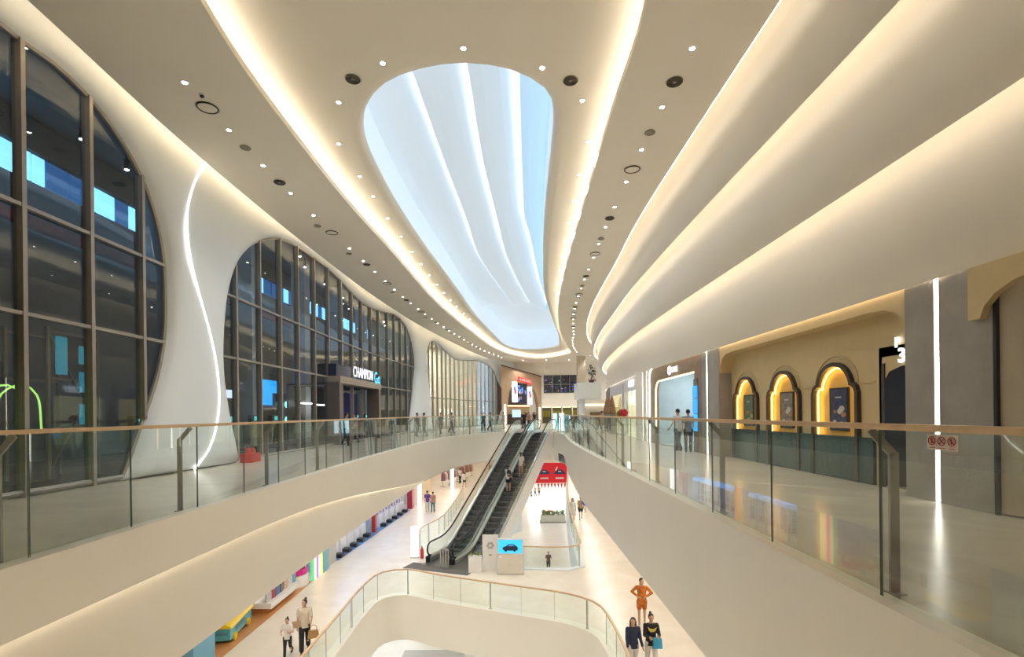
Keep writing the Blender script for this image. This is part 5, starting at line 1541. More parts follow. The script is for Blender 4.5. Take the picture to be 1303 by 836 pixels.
# white lightbox by the glass screen
o = empty('lightbox', (-5.15, 26.6, ZL)); tag(o, 'slim white lightbox standing at the end of the glass screen', 'lightbox')
MB().box((-0.18,-0.1,0),(0.18,0.1,1.6)).build('light_body', emit('lightbox_white', (0.95,0.96,1.0), 1.0), o); MB().box((-0.2,-0.12,0),(0.2,0.12,0.06)).build('foot', M_STEEL, o)
o = empty('fire_extinguisher', (-4.75, 26.5, ZL)); tag(o, 'single red fire extinguisher beside the white lightbox', 'extinguisher')
MB().lathe((0,0,0), [(0.09,0),(0.095,0.42),(0.06,0.52),(0.03,0.55),(0.03,0.6)], 12).build('cylinder', M_RED, o, True); MB().box((-0.02,-0.07,0.58),(0.02,0.05,0.62)).build('handle', M_BLACK, o)

# far shops of the lower level beyond the arcade
random.seed(41)
o = MB().box((-9.6, 42.3, ZL), (-7.9, 49.5, ZFB - 0.01)).build('shop_block', mat('warm_shop_block', (0.72,0.60,0.42), 0.5)); tag(o, 'warm cream shop block beyond the arcade', 'shop')
def rack(p, rz, lab, n, pal, grp):
    r = empty('garment_rack', p, rz); tag(r, lab, 'rack', grp)
    for s in (-0.8, 0.8): MB().box((s-0.02,-0.25,0),(s+0.02,0.25,0.03)).build('foot', M_BLACK, r); MB().cyl((s,0,0), 0.02, 1.5, 6).build('upright', M_BLACK, r)
    MB().bar((-0.8,0,1.5),(0.8,0,1.5),0.03,0.03).build('rail', M_BLACK, r)
    for i in range(n):
        x = -0.7 + 1.4*i/(n-1)
        MB().prism([Vector((x,-0.22,0.6)), Vector((x,0.22,0.6)), Vector((x,0.2,1.3)), Vector((x,0.05,1.46)), Vector((x,-0.05,1.46)), Vector((x,-0.2,1.3))], (0.07,0,0)).build('garment', random.choice(pal), r)
pal = [mat('cloth_rose', (0.5,0.22,0.2), 0.8), mat('cloth_white', (0.65,0.62,0.6), 0.8), mat('cloth_tan', (0.42,0.28,0.18), 0.8), mat('cloth_plum', (0.25,0.12,0.2), 0.8)]
for i, (x, y) in enumerate(((-6.9,53.0),(-6.4,55.5),(-5.9,58.5),(-5.2,60.5))):
    rack((x, y, ZL), 1.2, 'clothes rack with rose and tan garments on the lower level', 8, pal, 'clothes racks')
fwl = empty('wall_panel_display', (-4.4, 71.7, ZL)); tag(fwl, 'pale wall display with dark grid window and blue squares on the lower end wall', 'display')
for k in range(3): MB().box((-0.9 + 0.62*k,-0.1,1.4),(-0.36 + 0.62*k,0,3.0)).build('dark_window', mat('dim_window', (0.2,0.22,0.25), 0.3), fwl)
for z in (1.9, 2.5): MB().box((1.5,-0.1,z),(2.2,0,z+0.4)).build('blue_square', mat('poster_blue', (0.08,0.25,0.6), 0.4), fwl)
tf = empty('timber_kiosk', (-2.0, 62.5, ZL)); tag(tf, 'warm timber kiosk with amber lamps beyond the escalator on the lower level', 'kiosk')
MB().box((-0.9,-0.6,0),(0.9,0.6,1.1)).build('counter', mat('amber_timber', (0.5,0.3,0.12), 0.5), tf)
for s in (-0.85, 0.85): MB().box((s-0.05,-0.5,1.1),(s+0.05,-0.4,2.8)).build('post', MATS['amber_timber'], tf)
MB().box((-1.0,-0.7,2.8),(1.0,0.6,3.1)).build('canopy', MATS['amber_timber'], tf)
for k in range(4): MB().ball((-0.6+0.4*k,-0.45,2.55), 0.1).build('amber_lamp', emit('amber_lamp', (1,0.6,0.2), 3.0), tf)

# ---- advertising kiosk and planters at the well
ad = empty('advertising_kiosk', (-0.15, 23.75, ZL), math.radians(-3)); tag(ad, 'white advertising kiosk with a blue screen showing a dark car', 'kiosk')
MB().box((-0.58,-0.16,0.03),(0.58,0.16,0.95)).build('cabinet', mat('kiosk_cream', (0.70,0.66,0.58), 0.35), ad)
MB().box((-0.62,-0.18,0),(0.62,0.18,0.03)).build('plinth', M_STEEL, ad)
MB().box((-0.58,-0.10,0.95),(0.58,0.10,1.62)).build('screen_case', M_WHITE, ad)
ad_scr = MB().box((-0.55,-0.112,0.98),(0.55,-0.10,1.59)).build('screen', emit('ad_blue', (0.03,0.38,0.85), 1.0), ad)
carp = [(-0.34,1.14),(-0.36,1.22),(-0.3,1.28),(-0.2,1.3),(-0.08,1.4),(0.1,1.42),(0.22,1.36),(0.32,1.29),(0.36,1.22),(0.35,1.13),(0.27,1.1),(-0.25,1.1)]
MB().prism([Vector((x,-0.114,z)) for x, z in carp], (0,-0.003,0)).build('car_image', mat('car_dark', (0.02,0.04,0.08), 0.4), ad_scr)
MB().prism([Vector((x,-0.118,z)) for x, z in ((-0.1,1.31),(-0.04,1.38),(0.09,1.395),(0.2,1.32))], (0,-0.002,0)).build('car_window_image', emit('car_glass', (0.05,0.25,0.5), 0.7), ad_scr)
for x in (-0.2, 0.2): MB().prism([Vector((x + 0.06*math.cos(t), -0.118, 1.11 + 0.06*math.sin(t))) for t in [i*math.pi/6 for i in range(12)]], (0,-0.002,0)).build('wheel_image', M_BLACK, ad_scr)
MB().ball((-0.45,-0.165,0.82), 0.07, 0.01, 0.06, 10, 6).build('round_logo', M_WHITE, ad)
st = empty('sign_panel', (-1.1, 24.25, ZL), 0.05); tag(st, 'tall white sign panel with a grey flower motif beside the kiosk', 'sign')
MB().box((-0.38,-0.04,0),(0.38,0.04,1.7)).build('panel', M_WHITE, st)
for k in range(6):
    a = k*math.pi/3
    MB().ball((0.06*math.cos(a)*2, -0.042, 1.2 + 0.06*math.sin(a)*2), 0.07, 0.006, 0.07, 8, 5).build('petal_print', mat('grey_print', (0.45,0.45,0.45), 0.6), st.children[0])
MB().ball((0, -0.042, 0.75), 0.08, 0.006, 0.05, 8, 5).build('leaf_print', mat('sage_print', (0.4,0.42,0.3), 0.6), st.children[0])
pb_ = empty('planter_box', (-1.82, 24.1, ZL)); tag(pb_, 'white planter box with sparse green sprigs beside the sign panel', 'planter')
MB().box((-0.3,-0.2,0),(0.3,0.2,0.75)).build('box', M_WHITE, pb_)
random.seed(2); lm = MB()
for j in range(40):
    c = Vector((random.uniform(-0.28,0.28), random.uniform(-0.15,0.15), random.uniform(0.75,0.95))); e = Vector((random.uniform(-1,1), random.uniform(-1,1), 0.3)).normalized()*0.05
    lm.add([c - e, c + Vector((0,0,0.05)), c + e, c - Vector((0,0,0.05))], [(0,1,2,3)])
lm.build('sprigs', mat('sage_leaf', (0.3,0.33,0.12), 0.6), pb_)

# ---- basement: red car stand, planter trough
rbn = empty('red_banner', (5.4, 69.7, -8.1)); tag(rbn, 'big red banner with two car pictures hanging at the end of the well', 'banner')
MB().box((-2.4,-0.05,0),(2.0,0.05,2.75)).build('cloth', mat('banner_red', (0.72,0.01,0.03), 0.5), rbn)
for k, x in enumerate((-1.1, 1.0)):
    zc = 1.45
    MB().prism([Vector((x + a*1.25, -0.07, zc + b*1.2)) for a, b in ((-0.6,-0.2),(-0.6,0.05),(-0.35,0.12),(-0.2,0.32),(0.25,0.32),(0.4,0.1),(0.6,0.03),(0.6,-0.2))], (0,0.01,0)).build('car_picture', mat('banner_navy', (0.03,0.03,0.1), 0.4), rbn)
    MB().box((x-0.55,-0.08,0.55),(x+0.55,-0.06,0.75)).build('white_caption', mat('banner_white', (0.75,0.7,0.7), 0.5), rbn)
    MB().box((x-0.2,-0.085,1.5),(x+0.2,-0.075,1.62)).build('windscreen_print', MATS['banner_white'], rbn)
MB().prism([Vector((0.35,-0.08,1.7)), Vector((0.6,-0.08,2.2)), Vector((0.75,-0.08,2.2)), Vector((0.6,-0.08,1.7))], (0,0.01,0)).build('white_flash', MATS['banner_white'], rbn)
for k in range(9):
    x = -1.9 + 0.45*k
    o = empty('promo_pennant', (x + 5.4, 69.7, -8.15)); tag(o, 'small red and white pennant hanging under the red banner', 'pennant', 'pennants under the red banner')
    MB().prism([Vector((-0.16,-0.03,0)), Vector((0.16,-0.03,0)), Vector((0.0,-0.03,-0.75))], (0,0.03,0)).build('cloth', MATS['banner_red'], o)
    MB().box((-0.16,-0.04,-0.04),(0.16,0.02,0.05)).build('hem', MATS['banner_white'], o)
pt = empty('planter_trough', (5.0, 63.0, ZB)); tag(pt, 'long pale planter trough with red and green plants on the basement floor', 'planter')
MB().box((-1.6,-0.5,0),(1.4,0.5,0.9)).build('trough', mat('trough_grey', (0.55,0.55,0.5), 0.5), pt)
MB().box((-1.7,-0.6,0),(1.5,0.6,0.12)).build('plinth', mat('trough_dark', (0.2,0.2,0.2), 0.5), pt)
lm = MB(); random.seed(4)
for j in range(160):
    c = Vector((random.uniform(-1.4,1.3), random.uniform(-0.4,0.4), random.uniform(0.9,1.35))); e = Vector((random.uniform(-1,1), random.uniform(-1,1), 0.4)).normalized()*0.12
    lm.add([c - e, c + Vector((0,0,0.12)), c + e, c - Vector((0,0,0.12))], [(0,1,2,3)])
lm.build('foliage', mat('trough_leaf', (0.12,0.22,0.06), 0.6), pt)
lm = MB()
for j in range(10): lm.ball((random.uniform(-1.3,0.2), random.uniform(-0.3,0.3), 1.3), 0.1, n=6, m=4)
lm.build('red_flowers', mat('red_flower', (0.6,0.08,0.05), 0.6), pt)
# kiosk table seen in the near opening
kt = empty('basement_kiosk', (-4.3, 26.0, ZB)); tag(kt, 'grey counter of a basement kiosk seen through the rounded opening', 'counter')
MB().box((-1.4,-0.8,0),(1.6,0.9,0.95)).build('counter', mat('kiosk_grey', (0.45,0.46,0.47), 0.3), kt)
MB().box((-1.5,-0.9,0.95),(1.7,1.0,1.0)).build('top', mat('kiosk_top', (0.55,0.57,0.58), 0.2), kt)
# ================================================================= people
SKIN = mat('skin', (0.55, 0.33, 0.22), 0.5, vary=0.03)
HAIRM = mat('dark_hair', (0.018, 0.012, 0.010), 0.45)
LIPS = mat('lip', (0.40, 0.12, 0.10), 0.5)
EYEM = mat('eye_dark', (0.02, 0.015, 0.012), 0.2)

def capsule(mb, p, q, r0, r1, n=10):
    p, q = Vector(p), Vector(q); d = q - p
    if d.length < 1e-5: return
    dn = d.normalized()
    pts = []; rr = []
    for t in (-0.98, -0.75, -0.4): pts.append(p + dn*r0*t); rr.append(r0*math.sqrt(1 - t*t))
    pts.append(p); rr.append(r0); pts.append(q); rr.append(r1)
    for t in (0.4, 0.75, 0.98): pts.append(q + dn*r1*t); rr.append(r1*math.sqrt(1 - t*t))
    mb.tube(pts, rr, n)
def ell_loft(mb, rings, n=14):
    """rings of (centre, half width, half depth)"""
    mb.loft([[Vector(c) + Vector((w*math.cos(2*math.pi*k/n), d*math.sin(2*math.pi*k/n), 0)) for k in range(n)] for c, w, d in rings], True, True)

def fuse(mb, voxel, name, material, parent, smooth_it=3):
    """melt overlapping volumes into one continuous surface"""
    me = bpy.data.meshes.new(name); me.from_pydata(mb.v, [], mb.f)
    bm = bmesh.new(); bm.from_mesh(me); bmesh.ops.recalc_face_normals(bm, faces=bm.faces); bm.to_mesh(me); bm.free()
    tmp = bpy.data.objects.new('tmp', me); COL.objects.link(tmp)
    md = tmp.modifiers.new('r', 'REMESH'); md.mode = 'VOXEL'; md.voxel_size = voxel; md.use_smooth_shade = True
    sm = tmp.modifiers.new('s', 'SMOOTH'); sm.iterations = smooth_it; sm.factor = 0.5
    dg = bpy.context.evaluated_depsgraph_get()
    out = bpy.data.meshes.new_from_object(tmp.evaluated_get(dg))
    bpy.data.objects.remove(tmp); bpy.data.meshes.remove(me)
    out.name = name; out.materials.clear(); out.materials.append(material)
    out.polygons.foreach_set('use_smooth', [True] * len(out.polygons))
    o = bpy.data.objects.new(name, out); COL.objects.link(o); o.parent = parent
    return o

def person(loc, rz, height, label, top, bottom, shoes, legs=(0.25,-0.25), knees=(0.1,0.35), arms=((0.1,0.12,0.3),(-0.1,0.12,0.3)),
           sleeve='short', legwear='trousers', hair='bun', group=None, voxel=0.014, lean=0.0, head_turn=0.0, hair_mat=None, flare=1.0, sit=False):
    """a figure facing local +Y; arms: (swing forward, spread, elbow bend) right then left; angles in radians"""
    s = height / 1.68
    r = empty('person', loc, rz); tag(r, label, 'person', group)
    r.scale = (s, s, s)
    hipz = 0.86
    dz = 0.0
    body = MB(); cl_top = MB(); cl_bot = MB(); sh = MB(); fingers = MB()
    low = []
    J = {}
    for side, sw, kn in ((1, legs[0], knees[0]), (-1, legs[1], knees[1])):
        hip = Vector((side*0.09, 0, hipz))
        knee = hip + Vector((side*0.005, math.sin(sw), -math.cos(sw))) * 0.41
        a = sw - kn
        ank = knee + Vector((0, math.sin(a), -math.cos(a))) * 0.39
        J[side] = (hip, knee, ank); low.append(ank.z - 0.06)
    dz = -min(low)
    up = Vector((0, 0, dz))
    for side in (1, -1):
        hip, knee, ank = [p + up for p in J[side]]
        capsule(body, hip, knee, 0.078, 0.052); capsule(body, knee, ank, 0.050, 0.034)
        capsule(body, knee + Vector((0,-0.012,-0.10)), knee.lerp(ank, 0.55), 0.05, 0.042)
        toe = ank + Vector((0, 0.15, -0.035))
        capsule(body, ank + Vector((0,-0.02,-0.025)), toe, 0.034, 0.026)
        capsule(sh, ank + Vector((0,-0.03,-0.028)), toe + Vector((0,0.01,0)), 0.042, 0.036)
        if legwear == 'trousers':
            capsule(cl_bot, hip, knee, 0.098, 0.068*flare); capsule(cl_bot, knee, ank + Vector((0,0,0.05)), 0.066*flare, 0.060*flare)
        elif legwear == 'shorts':
            capsule(cl_bot, hip, hip.lerp(knee, 0.55), 0.1, 0.085)
    Z = lambda z: Vector((0, lean*(z - 0.9), z + dz))
    # torso, neck, head
    ell_loft(body, [(Z(0.78),0.10,0.085),(Z(0.86),0.155,0.105),(Z(0.95),0.145,0.098),(Z(1.05),0.118,0.085),(Z(1.15),0.130,0.092),(Z(1.25),0.150,0.102),(Z(1.33),0.165,0.092),(Z(1.39),0.145,0.072),(Z(1.43),0.07,0.05)])
    capsule(body, Z(1.40), Z(1.50), 0.052, 0.048)
    hc = Z(1.575) + Vector((0, 0.02, 0))
    hd = MB()
    hd.ball((0,0,0.01), 0.074, 0.090, 0.100, 16, 12)
    hd.ball((0,0.03,-0.055), 0.052, 0.058, 0.055, 12, 8)
    hd.ball((0,0.095,-0.018), 0.011, 0.016, 0.022, 8, 6)
    for sd in (1,-1): hd.ball((sd*0.076,-0.005,-0.012), 0.010, 0.020, 0.028, 8, 6)
    ct_, st_ = math.cos(head_turn), math.sin(head_turn)
    turn = lambda p: Vector((p[0]*ct_ - p[1]*st_, p[0]*st_ + p[1]*ct_, p[2])) + hc
    body.add([turn(v) for v in hd.v], hd.f)
    # arms
    for side, arm in zip((1, -1), arms):
        sw, spread, bend = arm[:3]
        sh_ = Z(1.36) + Vector((side*0.165, 0, 0))
        d1 = Vector((side*math.sin(spread), math.sin(sw)*math.cos(spread), -math.cos(sw)*math.cos(spread)))
        el = sh_ + d1*0.27
        inward = -side*max(0.0, bend - 0.6)*0.55
        a2 = sw + bend
        d2 = Vector((side*math.sin(spread)*0.5 + inward, math.sin(a2), -math.cos(a2))).normalized()
        if len(arm) > 3: d2 = Vector((side*arm[3][0], arm[3][1], arm[3][2])).normalized()
        wr_ = el + d2*0.24
        capsule(body, sh_, el, 0.048, 0.038); capsule(body, el, wr_, 0.038, 0.026)
        # palm, four fingers and a thumb that leaves its side
        sidev = d2.cross(Vector((side,0,0)))
        if sidev.length < 0.2: sidev = Vector((0,0,1))
        sidev.normalize(); palm_n = d2.cross(sidev).normalized()
        palm = wr_ + d2*0.085
        capsule(body, wr_, palm, 0.026, 0.024); capsule(body, wr_ + sidev*0.018 + d2*0.03, palm + sidev*0.022, 0.02, 0.017); capsule(body, wr_ - sidev*0.018 + d2*0.03, palm - sidev*0.022, 0.02, 0.017)
        for fi, ln in enumerate((0.062, 0.072, 0.068, 0.052)):
            b0 = palm + sidev*(0.027 - 0.018*fi) - d2*0.01
            k1 = b0 + d2*ln*0.55; k2 = k1 + (d2*0.75 + palm_n*0.45*side).normalized()*ln*0.5
            capsule(fingers, b0, k1, 0.0088, 0.008, 6); capsule(fingers, k1, k2, 0.008, 0.0068, 6)
        t0 = wr_ + d2*0.035 + sidev*0.025; t1 = t0 + (d2*0.5 + sidev*0.8).normalized()*0.04; t2 = t1 + (d2*0.9 + sidev*0.25).normalized()*0.032
        capsule(fingers, t0, t1, 0.011, 0.0095, 6); capsule(fingers, t1, t2, 0.0095, 0.0075, 6)
        if sleeve == 'long': capsule(cl_top, sh_, el, 0.062, 0.052); capsule(cl_top, el, el.lerp(wr_, 0.93), 0.052, 0.040)
        elif sleeve == 'short': capsule(cl_top, sh_, sh_.lerp(el, 0.68), 0.062, 0.058)
        else: capsule(cl_top, sh_ - Vector((side*0.03,0,0)), sh_ + d1*0.02, 0.05, 0.05)
    # clothes
    hem = 0.80 if legwear != 'dress' else 0.9
    ell_loft(cl_top, [(Z(hem),0.172,0.125),(Z(0.95),0.162,0.115),(Z(1.05),0.140,0.105),(Z(1.15),0.150,0.110),(Z(1.25),0.168,0.120),(Z(1.33),0.182,0.108),(Z(1.39),0.150,0.085),(Z(1.425),0.085,0.062)])
    if legwear == 'dress':
        ell_loft(cl_bot, [(Z(0.48),0.26,0.21),(Z(0.62),0.235,0.19),(Z(0.78),0.20,0.16),(Z(0.92),0.168,0.128),(Z(1.0),0.15,0.112)])
    elif legwear == 'skirt':
        ell_loft(cl_bot, [(Z(0.50),0.235,0.19),(Z(0.65),0.215,0.17),(Z(0.80),0.185,0.14),(Z(0.92),0.166,0.118)])
    else:
        ell_loft(cl_bot, [(Z(0.76),0.165,0.115),(Z(0.86),0.172,0.120),(Z(0.95),0.156,0.108),(Z(0.99),0.145,0.10)])
    bo = fuse(body, voxel, 'body', SKIN, r, 2)
    # fingers grow out of the palm in the same mesh
    bm = bmesh.new(); bm.from_mesh(bo.data)
    vs = [bm.verts.new(v) for v in fingers.v]
    for f in fingers.f:
        try: bm.faces.new([vs[i] for i in f]).smooth = True
        except ValueError: pass
    bm.to_mesh(bo.data); bm.free()
    fuse(cl_bot, voxel, 'skirt' if legwear in ('skirt','dress') else ('shorts' if legwear == 'shorts' else 'trousers'), bottom, r, 2)
    fuse(cl_top, voxel, 'top', top, r, 2)
    fuse(sh, voxel, 'shoes', shoes, r, 2)
    # hair
    hm = MB()
    hm.ball(turn((0,-0.016,0.030)), 0.083, 0.092, 0.094, 16, 10)
    if hair == 'bun': hm.ball(turn((0,-0.085,0.115)), 0.042, 0.042, 0.042, 10, 8)
    if hair in ('long', 'pony'):
        w = 0.075 if hair == 'long' else 0.035
        hm.loft([[turn((w*k*math.cos(t), y_ + 0.035*k*math.sin(t), z_)) for t in [i*math.pi/6 for i in range(12)]] for k, y_, z_ in ((0.9,-0.05,0.05),(1.0,-0.075,-0.05),(1.05,-0.085,-0.16),(0.9,-0.08,-0.27),(0.45,-0.075,-0.34))], True, True)
        if hair == 'long':
            for sd in (1,-1): capsule(hm, turn((sd*0.075,0.01,0.02)), turn((sd*0.085,0.02,-0.2)), 0.026, 0.02)
    ho = fuse(hm, 0.012, 'hair', hair_mat or HAIRM, r, 2)
    # keep the face free of hair
    bm = bmesh.new(); bm.from_mesh(ho.data)
    kill = []
    for v in bm.verts:
        p = v.co - hc; lx, ly = p.x*ct_ + p.y*st_, -p.x*st_ + p.y*ct_
        if ly > 0.045 and p.z < 0.055 and abs(lx) < 0.072: kill.append(v)
    bmesh.ops.delete(bm, geom=kill, context='VERTS'); bm.to_mesh(ho.data); bm.free()
    for sd in (1,-1): MB().ball(turn((sd*0.030,0.083,0.008)), 0.011, 0.008, 0.007, 8, 5).build('eye', EYEM, bo)
    MB().ball(turn((0,0.084,-0.062)), 0.020, 0.008, 0.007, 8, 5).build('mouth', LIPS, bo)
    J['hand_r'] = None
    return r

def cloth(n, c, vary=0.08): return mat('cloth_' + n, c, 0.8, vary=vary, scale=14, bump=0.2)
BLK = cloth('black', (0.018,0.017,0.02)); CRM = cloth('cream', (0.62,0.55,0.45)); WHT = cloth('white', (0.7,0.69,0.67)); NVY = cloth('navy', (0.02,0.028,0.07))
ORG = cloth('orange', (0.55,0.16,0.02), 0.35); SHOE = mat('shoe_dark', (0.05,0.04,0.04), 0.5); SHOEW = mat('shoe_white', (0.6,0.58,0.55), 0.5)
GRN = cloth('sage', (0.20,0.22,0.17)); PUR = cloth('purple', (0.12,0.05,0.22)); GRY = cloth('grey', (0.25,0.25,0.26)); TAN = cloth('tan', (0.45,0.32,0.2)); RSE = cloth('rose', (0.45,0.15,0.15))
def face(px_dir): return px_dir

def foot(px, py, z): 
    p = at(px, py, z); return (p.x, p.y, z)
PI = math.pi
# woman with a bag and the girl beside her
w1p = foot(388, 829, ZL)
person(w1p, PI + 0.35, 1.66, 'woman in a cream tee and wide black trousers carrying a tan handbag', CRM, BLK, SHOE, (0.22,-0.16), (0.08,0.3), ((0.05,0.12,0.12),(0.1,0.16,0.9)), flare=1.25, head_turn=-0.5, voxel=0.011)
hb_ = empty('handbag', (w1p[0] + 0.30, w1p[1] - 0.06, ZL + 0.46), 0.4); tag(hb_, 'tan handbag hanging from the hand of the woman in the cream tee', 'bag')
MB().prism([Vector((-0.17,-0.06,0)), Vector((0.17,-0.06,0)), Vector((0.14,-0.06,0.24)), Vector((-0.14,-0.06,0.24))], (0,0.12,0)).build('body', mat('tan_leather', (0.42,0.24,0.09), 0.45), hb_)
MB().tube([Vector((-0.1,0,0.23)), Vector((-0.08,0,0.36)), Vector((0,0,0.41)), Vector((0.08,0,0.36)), Vector((0.1,0,0.23))], 0.012, 6).build('strap', MATS['tan_leather'], hb_)
pu = empty('shoulder_bag', (w1p[0] - 0.20, w1p[1] - 0.14, ZL + 0.82), 0.5); tag(pu, 'small pale brown shoulder bag at the hip of the woman in the cream tee', 'bag')
MB().box((-0.13,-0.05,0),(0.13,0.05,0.19)).build('body', mat('pale_leather', (0.48,0.33,0.2), 0.45), pu)
MB().box((-0.13,-0.06,0.1),(0.13,-0.05,0.2)).build('flap', MATS['pale_leather'], pu)
g1 = foot(366, 836.5, ZL)
person((g1[0], g1[1], ZL), PI + 0.15, 1.22, 'girl in a white top and black trousers walking beside the woman with the handbag', WHT, BLK, SHOE, (0.15,-0.2), (0.05,0.55), ((0.2,0.3,1.5),(0.2,0.25,1.6)), voxel=0.012)
# woman in orange, hands on hips
person(foot(817, 796, ZL), PI - 0.25, 1.66, 'woman in a bright orange shirt and shorts with hands on her hips', ORG, cloth('orange_dark', (0.45,0.12,0.015), 0.35), SHOEW, (0.12,-0.1), (0.03,0.25), ((-0.3,0.72,1.3,(-0.72,0.45,-0.40)),(-0.3,0.72,1.3,(-0.72,0.45,-0.40))), sleeve='long', legwear='shorts', hair='pony', head_turn=0.5, voxel=0.012)
# two women walking together
person(foot(806, 858, ZL), PI + 0.1, 1.62, 'woman with long dark hair in a navy cardigan beside the woman in black', NVY, WHT, SHOEW, (0.2,-0.2), (0.1,0.3), ((0.1,0.1,0.3),(0.2,0.12,0.5)), sleeve='long', hair='long', voxel=0.012, head_turn=-0.4)
bwp = foot(829, 855, ZL)
bw = person(bwp, PI, 1.68, 'woman with a top knot in a black sweater with a yellow print', BLK, WHT, SHOEW, (-0.15,0.2), (0.25,0.05), ((0.35,0.15,1.35),(0.35,0.15,1.35)), sleeve='long', hair='bun', voxel=0.012)
MB().prism([Vector((x,0.128,z + 1.25)) for x, z in ((-0.13,0.08),(-0.09,-0.02),(-0.03,-0.05),(0.05,-0.05),(0.1,0.0),(0.13,0.1),(0.05,0.04),(-0.05,0.03))], (0,0.014,0)).build('yellow_print', mat('yellow_print', (0.65,0.5,0.08), 0.7), bw)
bag = empty('carrier_bag', (bwp[0] + 0.10, bwp[1] - 0.27, ZL + 0.80)); tag(bag, 'bright blue carrier bag held by the woman in the black sweater', 'bag')
MB().prism([Vector((-0.12,-0.04,0)), Vector((0.14,-0.04,0)), Vector((0.12,-0.04,0.28)), Vector((-0.1,-0.04,0.28))], (0,0.1,0)).build('body', mat('carrier_blue', (0.03,0.35,0.6), 0.4), bag)
MB().tube([Vector((-0.07,0,0.28)), Vector((0,0,0.36)), Vector((0.08,0,0.28))], 0.008, 5).build('handle', MATS['carrier_blue'], bag)
# riders on the escalator
def esc_z(y): return max(0, min(6, y * 6/10.3))
for k, (yv, tp, bt, lab) in enumerate(((4.55, WHT, BLK, 'rider in a white tee with a black backpack on the escalator'), (5.4, WHT, TAN, 'rider in a loose white shirt further up the escalator'))):
    i = int((yv + 0.6) / 0.4); y_s = -0.6 + i*0.4
    pos = local_esc(1.42 + (-0.18 if k == 0 else 0.2), y_s + 0.16, 0)
    zz = ZL + (6/10.3) * (y_s + 0.4) + 0.012
    person((pos.x, pos.y, zz), HEAD, 1.62, lab, tp, bt, SHOE, (0.02,-0.02), (0.02,0.02), ((0.1,0.12,0.4),(0.5,0.1,0.9)), legwear='shorts' if k == 0 else 'trousers', hair='pony', voxel=0.016)
    if k == 0:
        bp_ = empty('backpack', (pos.x + 0.05, pos.y - 0.19, zz + 1.0), HEAD); tag(bp_, 'black backpack on the rider in the white tee', 'bag')
        MB().ball((0,0,0.15), 0.15, 0.09, 0.22, 12, 8).build('body', BLK, bp_, True); MB().box((-0.10,-0.1,0.02),(0.10,-0.06,0.14)).build('pocket', GRY, bp_)
# gallery, shop side
person(foot(863, 574, 0), 0.35, 1.56, 'shopper in a loose white shirt and dark trousers outside the pale blue shop', WHT, cloth('charcoal', (0.07,0.06,0.07)), SHOE, (0.25,-0.2), (0.05,0.3), ((0.2,0.2,0.9),(0.1,0.25,0.7)), hair='short', flare=1.2)
person(foot(876, 575, 0), -0.3, 1.52, 'second shopper in grey and black at the edge of the pale blue shop', GRY, BLK, SHOE, (0.1,-0.1), (0.02,0.1), hair='short')
person(foot(766, 552, 0), 0.5, 1.55, 'visitor in tan clothes near the flower balls', TAN, TAN, SHOE, (0.2,-0.2), (0.1,0.3), hair='short', voxel=0.02)
# gallery, window side
random.seed(8)
WS = [(441,567,CRM,BLK,'visitor in a cream top near the gym entrance'),(451,564,WHT,GRY,'visitor in white top and grey trousers near the gym entrance'),(531,556,GRN,GRN,'visitor in sage clothes by the slim white pier'),
      (540,556,TAN,GRY,'visitor in a tan top by the slim white pier'),(561,552,BLK,BLK,'visitor in black before the far bean-shaped glass'),(575,551,GRY,BLK,'visitor in grey before the far bean-shaped glass'),
      (615,549,BLK,NVY,'visitor in black and navy left of the escalator head'),(624,548,GRN,BLK,'visitor in a sage top left of the escalator head'),(641,546,RSE,TAN,'visitor in a rose top near the timber shop')]
for px, py, tp, bt, lab in WS:
    person(foot(px, py, 0), random.uniform(-3, 3), 1.56, lab, tp, bt, SHOE, (0.2,-0.2), (0.08,0.3), hair='short', voxel=0.022, flare=1.1)
for k, (px, py, tp, lab) in enumerate(((667,546,BLK,'visitor in black waiting beyond the escalator head'),(673,545.5,RSE,'visitor in a rose top waiting beyond the escalator head'),(680,545.5,BLK,'second dark-clothed visitor with a rose friend beyond the escalator head'))):
    person(foot(px, py, 0), PI + k*0.4, 1.56, lab, tp, BLK, SHOE, (0.1,-0.1), (0.05,0.1), hair='short', voxel=0.022)
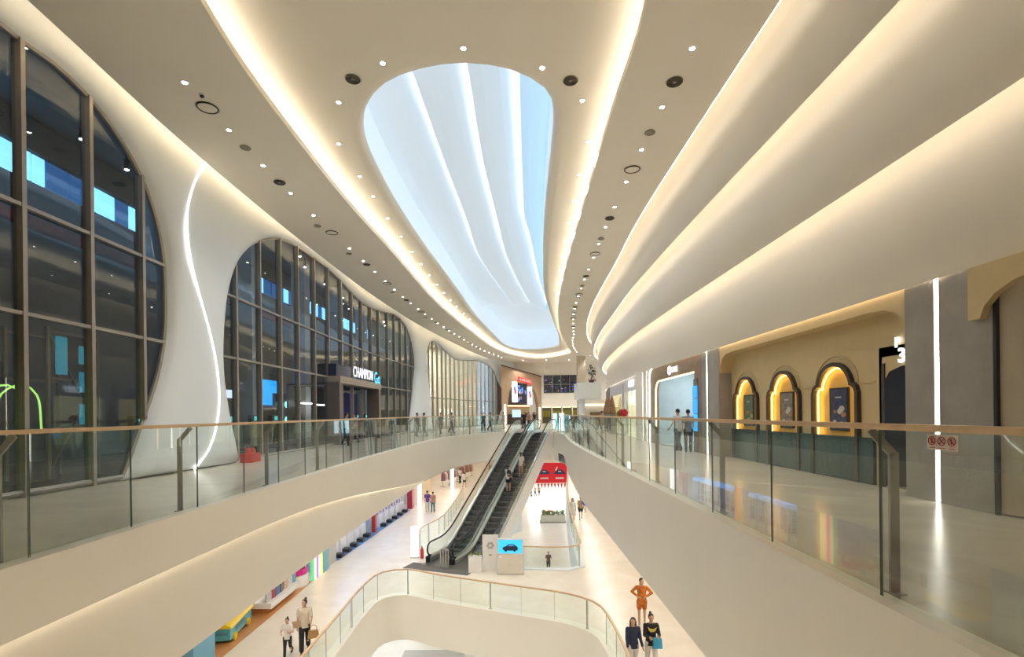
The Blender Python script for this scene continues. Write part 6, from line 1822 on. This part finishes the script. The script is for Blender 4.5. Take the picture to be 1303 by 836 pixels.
# lower level
person(foot(544, 652, ZL), 0.2, 1.66, 'shopper in a purple top and white trousers by the glass screen', PUR, WHT, SHOEW, (0.2,-0.2), (0.1,0.3), hair='short', voxel=0.018)
person(foot(551, 652, ZL), 0.1, 1.58, 'shopper in a rose top beside the one in purple', RSE, cloth('teal', (0.05,0.2,0.2)), SHOE, (0.2,-0.2), (0.1,0.3), hair='short', voxel=0.018)
person(foot(585.5, 615, ZL), 0.5, 1.62, 'shopper in white and black by the far clothes racks', WHT, BLK, SHOE, (0.1,-0.1), (0.05,0.1), hair='short', voxel=0.022)
person(foot(591, 620, ZL), -0.4, 1.5, 'shopper in a white tee and dark shorts by the far clothes racks', WHT, BLK, SHOE, (0.2,-0.2), (0.1,0.3), hair='short', legwear='shorts', voxel=0.022)
person(foot(729, 664, ZL), PI, 1.62, 'woman in a long white dress walking beside the well', WHT, WHT, SHOEW, (0.15,-0.15), (0.05,0.2), hair='long', legwear='dress', voxel=0.018)
person(foot(739, 661, ZL), PI, 1.6, 'shopper in tan with dark shorts walking near the blue balloon', TAN, BLK, SHOE, (0.2,-0.2), (0.1,0.3), hair='short', legwear='shorts', voxel=0.018)
person(foot(745, 652, ZL), PI, 1.1, 'child in a rose top walking near the blue balloon', RSE, WHT, SHOE, (0.2,-0.2), (0.1,0.3), hair='short', voxel=0.018)
bq = at(741.5, 639, ZL + 1.9)
bl_ = empty('balloon', (bq.x + 0.15, bq.y, ZL + 1.75)); tag(bl_, 'round bright blue balloon on a string above the walkers', 'balloon')
MB().ball((0,0,0.15), 0.2, 0.2, 0.23, 14, 10).build('skin', mat('balloon_blue', (0.02,0.10,0.65), 0.2), bl_, True); MB().cyl((0,0,-0.55), 0.006, 0.5, 5).build('string', M_WHITE, bl_)
# basement
person(foot(698, 727, ZB), PI, 1.68, 'man in a dark shirt standing on the white basement floor', cloth('maroon', (0.10,0.04,0.05)), BLK, SHOE, (0.03,-0.03), (0.0,0.0), ((0.3,0.2,1.2),(0.3,0.2,1.2)), hair='short', voxel=0.018)
for k, (px, py, tp) in enumerate(((676,632,GRY),(681,631,TAN),(686,631,TAN))):
    person(foot(px, py, ZB), 1.0 + k, 1.6, ('visitor in grey', 'first visitor in tan', 'second visitor in tan')[k] + ' below the red banner', tp, BLK, SHOE, (0.15,-0.15), (0.05,0.2), hair='short', voxel=0.024)
